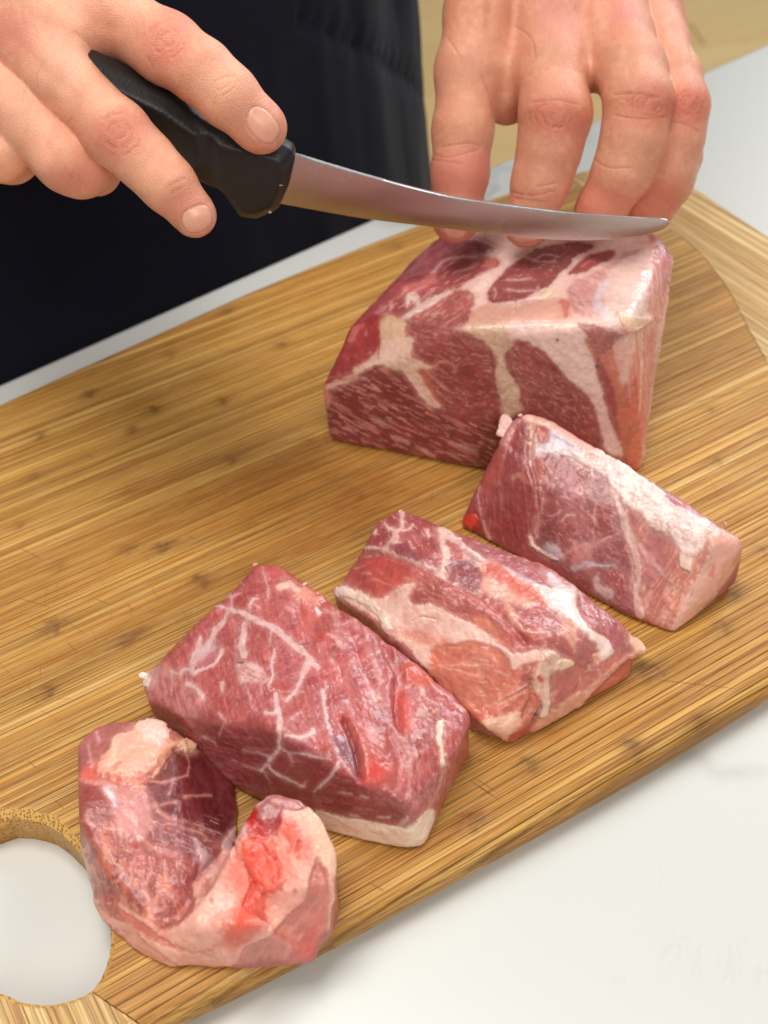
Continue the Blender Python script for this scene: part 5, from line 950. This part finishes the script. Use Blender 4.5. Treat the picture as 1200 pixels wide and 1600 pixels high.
HR = Hand([[(62, -70, .425, 80), (105, -30, .418, 68), (180, 30, .405, 55), (262, 76, .398, 52), (315, 112, .395, 47), (356, 150, .394, 45), (404, 196, .399, 37), (410, 201, .401, 35)],
           [(0, -10, .415, 80), (22, 48, .408, 62), (100, 125, .397, 50), (184, 210, .390, 49), (228, 252, .390, 43), (264, 290, .391, 40), (302, 334, .394, 30), (305, 338, .394, 28)],
           [(-60, 50, .42, 75), (-40, 110, .412, 60), (40, 190, .402, 52), (104, 250, .398, 46), (128, 262, .402, 42), (150, 266, .414, 34), (168, 250, .424, 28)],
           [(-130, 90, .425, 70), (-110, 140, .418, 58), (-50, 200, .408, 46), (2, 240, .403, 40), (18, 246, .412, 36), (50, 240, .425, 28)],
           [(30, -60, .44, 60), (110, 20, .438, 46), (180, 86, .437, 36), (236, 122, .436, 30), (262, 138, .437, 24)]],
          [[(40, -30, .408, 66), (80, 30, .402, 48), (118, 58, .400, 40)], [(-210, -230, .45, 120), (-80, -60, .425, 100), (60, -50, .425, 78)], [(-80, -60, .425, 100), (10, 0, .415, 76)], [(-210, -230, .45, 120), (-120, 60, .43, 84)], [(-80, -60, .43, 90), (-60, 50, .42, 78)], [(-320, -420, .50, 125), (-210, -230, .45, 112)], [(-50, -100, .45, 80), (30, -60, .44, 60)]],
          [(30, 36, .405, 34)], .020)
HL = Hand([[(852, -30, .505, 70), (856, 30, .497, 60), (862, 110, .485, 54), (868, 180, .476, 54), (858, 235, .479, 47), (845, 285, .483, 43), (826, 345, .489, 34), (822, 354, .490, 31)],
           [(940, -20, .508, 68), (962, 60, .492, 56), (985, 110, .478, 53), (998, 158, .470, 51), (990, 215, .472, 48), (972, 270, .476, 44), (940, 325, .484, 36), (932, 336, .486, 33)],
           [(1000, 0, .515, 60), (1030, 70, .50, 44), (1050, 120, .487, 43), (1062, 166, .480, 43), (1056, 215, .482, 41), (1044, 265, .486, 38), (1008, 320, .492, 32)],
           [(1020, 30, .53, 50), (1045, 120, .515, 38), (1062, 190, .505, 36), (1060, 245, .503, 33), (1050, 285, .502, 30), (1028, 328, .502, 26)],
           [(800, -80, .51, 80), (752, 20, .497, 56), (732, 110, .490, 50), (723, 205, .488, 45), (719, 270, .490, 42), (714, 335, .494, 36), (711, 345, .494, 32)]],
          [[(850, -300, .50, 118), (850, -90, .51, 105)], [(850, -90, .51, 105), (852, -10, .505, 66)], [(850, -90, .51, 105), (930, -30, .512, 68)], [(850, -90, .51, 105), (985, -10, .52, 60)], [(850, -90, .51, 100), (1000, 20, .535, 50)], [(850, -90, .515, 95), (800, -70, .51, 78)], [(840, -560, .53, 130), (850, -300, .50, 112)],
           [(800, -40, .515, 60), (800, 60, .503, 48), (794, 120, .497, 44), (792, 158, .497, 34)], [(915, 20, .505, 44), (918, 80, .490, 38), (922, 112, .488, 28)]],
          [(858, 22, .494, 34), (958, 62, .488, 30)])
SK = (222, 166, 140)
def skin_common(p, wr):
    p.mottle(wr, 60, (218, 142, 112), .5, -.2, .4, seed=1); p.mottle(wr, 14, (236, 180, 148), .35, 0, .4, seed=2)
def knuckle(p, cx, cy, rx, ry, ang, red, n=3, al=.55, dh=-.30):
    """oval wrinkles over a bent joint"""
    ca, sa = math.cos(math.radians(ang)), math.sin(math.radians(ang))
    def E_(k, t0, t1, m=14): return [(cx + rx * k * math.cos(t) * ca - ry * k * math.sin(t) * sa, cy + rx * k * math.cos(t) * sa + ry * k * math.sin(t) * ca) for t in np.linspace(t0, t1, m)]
    p.poly(E_(1.25, 0, 5.8), red, 16, al)
    rg = random.Random(int(cx * 7 + cy))
    for k, (t0, t1) in ((.30, (-.5, .9)), (.34, (2.5, 4.0)), (.60, (-.8, .7)), (.58, (2.4, 3.6)), (.62, (1.2, 1.9)), (.84, (-.5, .4)), (.88, (2.7, 3.9)), (1.12, (-.6, .2)), (1.1, (2.9, 3.4)), (.5, (4.3, 5.1)))[:3 * n + 1]:
        o = rg.uniform(-.25, .25); pts_ = [(x + rg.uniform(-1.6, 1.6), y_ + rg.uniform(-1.6, 1.6)) for x, y_ in E_(k * rg.uniform(.9, 1.12), t0 + o, t1 + o, 6)]
        p.crease(pts_, rg.uniform(1.4, 2.6), dh * rg.uniform(.5, 1.2), (180, 100, 80), .30)
def hr_paint(p):
    wr = rect(-100, -100, 480, 400); skin_common(p, wr)
    knuckle(p, 262, 62, 30, 36, 40, (226, 136, 116), 3, .6); knuckle(p, 186, 208, 30, 36, 45, (220, 130, 108), 3, .6); p.poly([(0, 20), (40, 30), (50, 70), (10, 80), (-20, 50)], (222, 134, 118), 16, .6)
    p.poly([(80, 262), (130, 262), (150, 290), (110, 302), (80, 292)], (230, 150, 128), 12, .6); knuckle(p, 118, 278, 14, 10, 10, (226, 150, 130), 1, .4)
    for l in ([(335, 128), (352, 120), (366, 118)], [(340, 142), (356, 134)], [(348, 150), (366, 136)], [(262, 292), (276, 284), (290, 278)], [(268, 302), (290, 290)], [(150, 92), (140, 70), (118, 50)], [(60, 140), (56, 118), (66, 96)], [(100, 200), (112, 186)], [(36, 160), (40, 130)], [(230, 90), (240, 108)]): p.crease(l, 1.8, -.22, (190, 124, 102), .4)
    for l in ([(20, 60), (70, 110), (120, 150)], [(70, -10), (130, 30), (180, 46)], [(-20, 90), (20, 150)]): p.crease(l, 12, -.35)
    p.poly([(270, 310), (300, 300), (336, 330), (330, 360), (290, 366)], (224, 142, 122), 12, .6); p.poly([(380, 160), (430, 160), (445, 205), (420, 236), (385, 222)], (230, 154, 134), 12, .5)
    nail(p, N1); nail(p, N2)
    p.fibre(wr, 70, 2.2, 9, .1, (205, 140, 116), .18, .3, seed=5, bend=2.5, dh=-.03)
N1 = [(392, 170), (402, 166), (416, 172), (430, 186), (437, 200), (435, 214), (424, 225), (408, 221), (393, 208), (385, 190)]
N2 = [(284, 338), (296, 326), (314, 320), (326, 323), (332, 337), (330, 351), (314, 363), (296, 364), (286, 354)]
N3 = [(800, 366), (815, 371), (838, 370), (840, 376), (818, 380), (802, 376)]; N4 = [(694, 352), (712, 350), (728, 356), (724, 372), (704, 373), (693, 366)]
def nail(p, pl):
    p.poly(pl, (240, 178, 154), 2.2, .85, dh=.05, jit=.02); c = spline(pl, 4, True); m = c.mean(0)
    p.crease([tuple(a) for a in np.vstack([c, c[:1]])], 1.7, -.28, (206, 134, 112), .5)
def hl_paint(p):
    wr = rect(640, -100, 1140, 400); p.poly(rect(600, -300, 1200, 420), (218, 154, 126), 2, .7); skin_common(p, wr)
    knuckle(p, 872, 184, 38, 24, 4, (206, 112, 92), 3, .58); knuckle(p, 1016, 166, 34, 24, 12, (206, 112, 92), 3, .58); knuckle(p, 1078, 162, 24, 26, 20, (206, 106, 88), 2, .6)
    p.poly([(850, 0), (890, 10), (900, 50), (860, 60), (840, 30)], (214, 138, 122), 18, .6); p.poly([(950, -10), (990, 0), (1000, 30), (960, 40)], (214, 132, 118), 14, .6)
    for l in ([(800, 300), (830, 306), (866, 298)], [(806, 310), (850, 316)], [(838, 292), (868, 286)], [(930, 250), (950, 262), (985, 262)], [(960, 306), (990, 312), (1010, 306)], [(668, 238), (700, 246), (748, 234)], [(690, 230), (730, 224), (752, 228)], [(676, 250), (720, 256)], [(752, 120), (765, 150), (772, 185)], [(960, 148), (990, 146), (1030, 152)], [(960, 180), (1000, 186), (1040, 182)], [(830, 160), (870, 156), (905, 164)], [(1076, 70), (1082, 90)], [(700, 60), (720, 90)], [(804, 40), (830, 60), (836, 90)], [(1050, 190), (1075, 196), (1092, 206)]): p.crease(l, 2.0, -.24, (168, 94, 74), .42)
    for l in ([(800, -40), (806, 30), (800, 70)], [(905, -20), (912, 40), (918, 90)], [(770, -30), (764, 40)]): p.crease(l, 10, -.9)
    p.poly([(676, 250), (700, 240), (760, 245), (765, 310), (730, 380), (680, 370)], (206, 122, 108), 16, .7); p.poly([(895, 290), (960, 300), (1000, 330), (990, 350), (900, 340)], (214, 126, 104), 16, .6); p.poly([(1000, 300), (1050, 290), (1060, 330), (1000, 345)], (208, 110, 90), 14, .6)
    nail(p, N3); nail(p, N4); p.fibre(wr, 90, 2.2, 9, .1, (190, 120, 98), .2, .3, seed=5, bend=2.5, dh=-.03)
def skin_mat():
    m, nt, b = new_mat('skin'); L = nt.links; a = N(nt, 'ShaderNodeVertexColor', layer_name='Col'); v = coords(nt)
    n1 = noise_n(nt, v, 320, 3, .6); vo = N(nt, 'ShaderNodeTexVoronoi', feature='DISTANCE_TO_EDGE'); vo.inputs['Scale'].default_value = 1100; L.new(v, vo.inputs['Vector'])
    c = mixc(nt, math_(nt, 'MULTIPLY', n1, .22), a.outputs['Color'], (.82, .62, .55), 'MULTIPLY'); L.new(c, b.inputs['Base Color'])
    b.inputs['Roughness'].default_value = .46; b.inputs['Specular IOR Level'].default_value = .45; b.inputs['Subsurface Weight'].default_value = .35; b.inputs['Subsurface Scale'].default_value = .0035; b.inputs['Subsurface Radius'].default_value = (1, .4, .25)
    h = math_(nt, 'ADD', math_(nt, 'MULTIPLY', ramp(nt, vo.outputs['Distance'], [(0, 0), (.25, 1)]), .5), n1); L.new(bump(nt, h, .5, .00035), b.inputs['Normal']); return m
SKIN = skin_mat(); NAIL = simple('fingernail', lin(232, 178, 160), .28)
m, nt, b = NAIL, NAIL.node_tree, NAIL.node_tree.nodes['Principled BSDF']; a = N(nt, 'ShaderNodeVertexColor', layer_name='Col'); nt.links.new(a.outputs['Color'], b.inputs['Base Color']); b.inputs['Subsurface Weight'].default_value = .2; b.inputs['Subsurface Scale'].default_value = .002
EDGEM = (CE + CD * 0)     # back edge of the worktop
def behind(s, d, z): q = CE + CD * s - CN * d; return np.array([q[0], q[1], z])   # s along the edge, d metres behind it
person = empty('person', tuple(behind(.155, .17, ZF)), label='person in a dark navy apron, one hand holding the knife, the other on the pork', category='person')
body_V, body_Q, body_C = [], [], []; nails = []
for hd, pf, base, nl in ((HR, hr_paint, (240, 176, 146), (N1, N2)), (HL, hl_paint, (220, 156, 126), (N3, N4))):  # skin tones carry each hand's lighting: right painted lighter, left darker
    V, Q = hd.mesh(); Nn = normals(V, Q); pa = Paint(V, Nn, base, 31, 1.2); pa.keep *= 1; pf(pa)
    k = sstep(-.22, -.02, pa.view)[:, None]; col = pa.keep * (1 - k) + pa.col * k; V2 = V + Nn * (pa.dh * k[:, 0] / 1000)[:, None]
    ms = np.zeros(len(Q), bool)
    for pl in nl:
        vm = inside(pa.raw, spline(pl, 4, True)) & (pa.view > .05); f = vm[Q].sum(1) >= 3
        # keep only the nearest sheet
        ms |= f
        if f.any(): u, q = sub_mesh(V2, Q, f); nails.append((V2[u], q, col[u]))
    u, q = sub_mesh(V2, Q, ~ms); body_Q.append(q + sum(len(x) for x in body_V)); body_V.append(V2[u]); body_C.append(col[u])
    print('hand', len(V), round(time.time() - T0, 1))
def tube(chain, n=20):
    """closed tapering limb through (point, radius)"""
    vs = []; fs = []; m = len(chain)
    for i, (c, r) in enumerate(chain):
        d = nrm(chain[min(i + 1, m - 1)][0] - chain[max(i - 1, 0)][0]); a = nrm(np.cross(d, [0.3, .2, 1])); b_ = np.cross(d, a)
        for k in range(n): t = 2 * math.pi * k / n; vs.append(c + (a * math.cos(t) + b_ * math.sin(t)) * r)
    for i in range(m - 1):
        for k in range(n): fs.append([i * n + k, i * n + (k + 1) % n, (i + 1) * n + (k + 1) % n, (i + 1) * n + k])
    return np.array(vs), np.array(fs)
wR, wL = PD(-300, -400, .495), PD(842, -540, .528); elR, elL = behind(-.16, .14, .26), behind(.52, .13, .30); shR, shL = behind(-.05, .17, .52), behind(.36, .17, .52)
for w, el, s_ in ((wR, elR, shR), (wL, elL, shL)):
    V, q = tube([(w, .028), (w * .6 + el * .4, .034), (el, .040), (el * .5 + s_ * .5, .046), (s_, .05)]); body_Q.append(q + sum(len(x) for x in body_V)); body_V.append(V); body_C.append(np.tile(lin(214, 160, 136), (len(V), 1)))
def oval(zs, n=72, a0=0., a1=2 * math.pi, fold=0., seed=0, push=0.):
    """rings (z, half width, half depth, centre s, centre d)"""
    vs = []; full = abs(a1 - a0 - 2 * math.pi) < 1e-6; m = n if full else n + 1
    for z, w, dp, cs, cd in zs:
        for k in range(m):
            t = a0 + (a1 - a0) * k / n; q = behind(cs + (w + push) * math.sin(t), cd - (dp + push) * math.cos(t), z); vs.append(q)
    vs = np.array(vs); fs = []
    for i in range(len(zs) - 1):
        for k in range(n): fs.append([i * m + k, i * m + (k + 1) % m, (i + 1) * m + (k + 1) % m, (i + 1) * m + k])
    return vs, np.array(fs), m
SC, SD = .168, .185
body_rings = [(z, np.interp(z, [-.9, -.5, -.15, .0, .15, .35, .52, .6], [.18, .19, .205, .198, .188, .20, .20, .10]), np.interp(z, [-.9, -.5, -.15, 0, .3, .52, .6], [.13, .14, .15, .145, .14, .12, .07]), SC, SD) for z in np.linspace(-.35, .6, 60)]
V, q, _ = oval([(z, w - .02, d - .02, a, c) for z, w, d, a, c in body_rings], 36); body_Q.append(q + sum(len(x) for x in body_V)); body_V.append(V); body_C.append(np.tile(lin(214, 160, 136), (len(V), 1)))
bodyo = mesh_obj('body', np.vstack(body_V), np.vstack(body_Q).astype(np.int32), SKIN, person, col=np.clip(np.vstack(body_C), 0, .95))
for V, q, c in nails: mesh_obj('fingernail', V, q.astype(np.int32), NAIL, person, col=c)
def cloth(name, c, seed):
    m, nt, b = new_mat(name); L = nt.links; v = coords(nt); n = noise_n(nt, v, 30, 4); w = noise_n(nt, v, 900, 2)
    L.new(mixc(nt, n, [x * .75 for x in c], [x * 1.3 for x in c]), b.inputs['Base Color']); b.inputs['Roughness'].default_value = .85; b.inputs['Sheen Weight'].default_value = .08; b.inputs['Specular IOR Level'].default_value = .2
    L.new(bump(nt, w, .4, .0004), b.inputs['Normal']); return m
APR = cloth('navy_apron', lin(15, 18, 36), 1); SHI = cloth('dark_shirt', lin(20, 22, 32), 2); TRO = cloth('dark_trousers', lin(24, 26, 38), 3)
V, q, _ = oval([(z, w - .006, d - .006, a, c) for z, w, d, a, c in body_rings], 60); fl = fbm(V * np.array([22, 22, 9]), 3, 3) * .004; V = V + np.column_stack([fl, fl, fl * 0]); mesh_obj('shirt', V, q.astype(np.int32), SHI, person)
for w, el, s_ in ((wR, elR, shR), (wL, elL, shL)):
    V, q = tube([(w * .45 + el * .55, .046), (el, .052), (el * .5 + s_ * .5, .058), (s_, .07)]); mesh_obj('sleeve', V, q.astype(np.int32), SHI, person)
for s_ in (.06, .25):
    V, q = tube([(behind(s_, SD, -.30), .10), (behind(s_, SD, -.6), .085), (behind(s_, SD + .01, -.86), .065)]); mesh_obj('trouser_leg', V, q.astype(np.int32), TRO, person)
    V, Q = hull_solid([[behind(s_ + dx, SD - d, ZF + z) + np.array([0, 0, 1.0]) for dx in (-.045, .045) for d, z in ((-.09, 0), (-.09, .08), (.03, .09), (.17, 0), (.17, .035))]], vox=.006, blur=1, wob=0); V = V - np.array([0, 0, 1.0]); mesh_obj('shoe', V, Q.astype(np.int32), SHI, person)
# apron: thick cloth hung round the front, softly folded
ar = [(z, w, d, a, c) for z, w, d, a, c in body_rings if z < .45] ; ar = [(z, np.interp(z, [-.7, -.35], [.22, 1]) * 0 + w, d, a, c) for z, w, d, a, c in ar]
zs = np.linspace(-.55, .42, 130); ar = [(z, np.interp(z, [-.6, -.35, -.15, 0, .15, .42], [.235, .228, .222, .216, .206, .20]), np.interp(z, [-.6, -.15, 0, .3, .42], [.165, .158, .150, .142, .12]), SC, SD) for z in zs]
Va, qa, m = oval(ar, 220, -1.75, 1.75); Vb, _, _ = oval(ar, 220, -1.75, 1.75, push=-.0018)
t = np.tile(np.linspace(-1.75, 1.75, m), len(zs)); zz = np.repeat(zs, m)
fold = .0022 * np.sin(t * 9 + 3 * fbm(np.column_stack([t * 1.2, zz * 3]), 4, 2)) * sstep(.3, 1.2, np.abs(t)) + .004 * fbm(np.column_stack([t * 5, zz * 6]), 9, 3)
fold += -.0035 * np.exp(-((zz - (.09 - .14 * (t - .35))) / .0035) ** 2) * (t > .25) * (t < 1.3)      # pocket seam
rad = np.column_stack([*(behind(0, 0, 0) * 0)[:2][None].repeat(len(t), 0).T]) ; out = np.array([CD * np.sin(x) + CN * np.cos(x) for x in t])
Va = Va + out * fold[:, None]; Vb = Vb + out * fold[:, None]; n1 = len(Va); r = len(zs); I = np.arange(n1).reshape(r, m)
edge = [np.stack([I[0, :-1], I[0, 1:], I[0, 1:] + n1, I[0, :-1] + n1], 1), np.stack([I[-1, :-1], I[-1, 1:], I[-1, 1:] + n1, I[-1, :-1] + n1], 1), np.stack([I[:-1, 0], I[1:, 0], I[1:, 0] + n1, I[:-1, 0] + n1], 1), np.stack([I[:-1, -1], I[1:, -1], I[1:, -1] + n1, I[:-1, -1] + n1], 1)]
mesh_obj('apron', np.vstack([Va, Vb]), np.vstack([qa, qa[:, ::-1] + n1] + edge).astype(np.int32), APR, person)

# ---- knife
K1, K2, K3 = PD(462, 240, .437), PD(1047, 347, .449), PD(438, 318, .4524); KN_ = nrm(np.cross(K2 - K1, K3 - K1)); KN_ = KN_ if KN_ @ (CAM - K1) > 0 else -KN_
def K(px, py, off=0.):
    v = R @ np.array([(px - 600) / F, -(py - 800) / F, -1.]); t = ((K1 - CAM) @ KN_) / (v @ KN_); return CAM + v * t + KN_ * off
print('knife depth at grip', proj(K(200, 130))[2], 'block back', proj(P(820, 360, 66))[2])
kroot = empty('boning_knife', tuple(K(440, 280)), label='curved boning knife with a black plastic handle, held over the block', category='knife')
STEEL, nt, b = new_mat('blade_steel'); L = nt.links
b.inputs['Metallic'].default_value = 1; b.inputs['Base Color'].default_value = (.56, .54, .52, 1)
ang = math.atan2((K2 - K1)[1], (K2 - K1)[0]); v = coords(nt, rot=(0, 0, -ang), scale=(14, 700, 700)); n = noise_n(nt, v, 1, 4, .7); v2 = coords(nt); n2 = noise_n(nt, v2, 90, 4, .6, .4)
L.new(ramp(nt, noise_n(nt, v2, 35, 3), [(.3, .20), (.7, .30)]), b.inputs['Roughness']); 
L.new(mixc(nt, n2, (.46, .46, .45), (.54, .54, .53)), b.inputs['Base Color'])
sp = spline([(452, 238), (462, 240), (520, 258), (600, 281), (700, 306), (800, 321), (900, 333), (1000, 340), (1038, 342), (1046, 347)], 8)
ed = spline([(430, 316), (438, 318), (520, 333), (580, 343), (690, 356), (800, 369), (880, 375), (950, 374), (1000, 368), (1035, 359), (1046, 349)], 8)
nb = 120; uu = np.linspace(0, 1, nb)
def resample(c): d = np.concatenate([[0], np.cumsum(np.linalg.norm(np.diff(c, axis=0), axis=1))]); return np.column_stack([np.interp(uu * d[-1], d, c[:, i]) for i in (0, 1)])
sp, ed = resample(sp), resample(ed); prof = [(0, .0007), (.012, .00108), (.05, .00108), (.5, .0009), (.86, .0005), (1, .00006)]
vs = []
for i in range(nb):
    th = min(1, (1 - uu[i]) * 2.2 + .18)
    for s_ in (1, -1):
        for f_, o_ in (prof if s_ == 1 else prof[::-1]): q = sp[i] * (1 - f_) + ed[i] * f_; vs.append(K(q[0], q[1], s_ * o_ * th))
k = 2 * len(prof); fs = [[i * k + j, i * k + (j + 1) % k, (i + 1) * k + (j + 1) % k, (i + 1) * k + j] for i in range(nb - 1) for j in range(k)]; fs += [list(range(k))[::-1], list(range((nb - 1) * k, nb * k))]
bl = mesh_obj('blade', vs, fs, STEEL, kroot); bl.data.set_sharp_from_angle(angle=math.radians(28))
PLA = simple('black_plastic', lin(26, 26, 27), .42, nscale=900, namp=.15, bstr=.35)
def slab(px, th, bev=.8): return [K(x, y, s_ * t_ / 1000) for x, y in px for s_ in (1, -1) for t_ in (th,)]
def grip(outline, th):
    c = np.mean(outline, 0); o = []
    for x, y in outline: o += [K(x, y, 0.35 * th / 1000), K(x, y, -.35 * th / 1000)]
    for x, y in outline: x2, y2 = c[0] + (x - c[0]) * .72, c[1] + (y - c[1]) * .72; o += [K(x2, y2, th / 1000), K(x2, y2, -th / 1000)]
    return o
g1 = grip([(100, 62), (170, 98), (270, 146), (345, 200), (352, 262), (330, 281), (290, 268), (215, 215), (130, 150), (92, 104)], 8.5)
g2 = grip([(325, 190), (400, 216), (445, 221), (459, 229), (462, 243), (452, 285), (436, 321), (402, 337), (376, 333), (352, 285), (330, 270)], 7.5)
g3 = grip([(60, 40), (40, 90), (-20, 70), (-60, 20), (-30, -10)], 9)
SCRAP = simple('pale_scrap', lin(226, 206, 186), .5)
V, Q = hull_solid([g1, g2], vox=.0008, blur=1, k=.006, wob=.00008); mesh_obj('handle', V, Q.astype(np.int32), PLA, kroot)
for x, y, r_ in ((441, 274, .55), (438, 281, .35), (425, 317, .45), (443, 268, .3)):       # scraps stuck where the handle meets the blade
    rg = random.Random(x); a0 = K(x, y, .0062); bmx = bmesh.new()
    for i in range(12): bmx.verts.new(a0 + np.array([rg.gauss(0, 1) for _ in range(3)]) * r_ * .0009)
    bmesh.ops.convex_hull(bmx, input=bmx.verts); bmx.verts.index_update(); Vs = [tuple(v.co) for v in bmx.verts]; Fs = [[v.index for v in f.verts] for f in bmx.faces]; bmx.free()
    mesh_obj('food_scrap', Vs, Fs, SCRAP, kroot)
print('all done', round(time.time() - T0, 1))
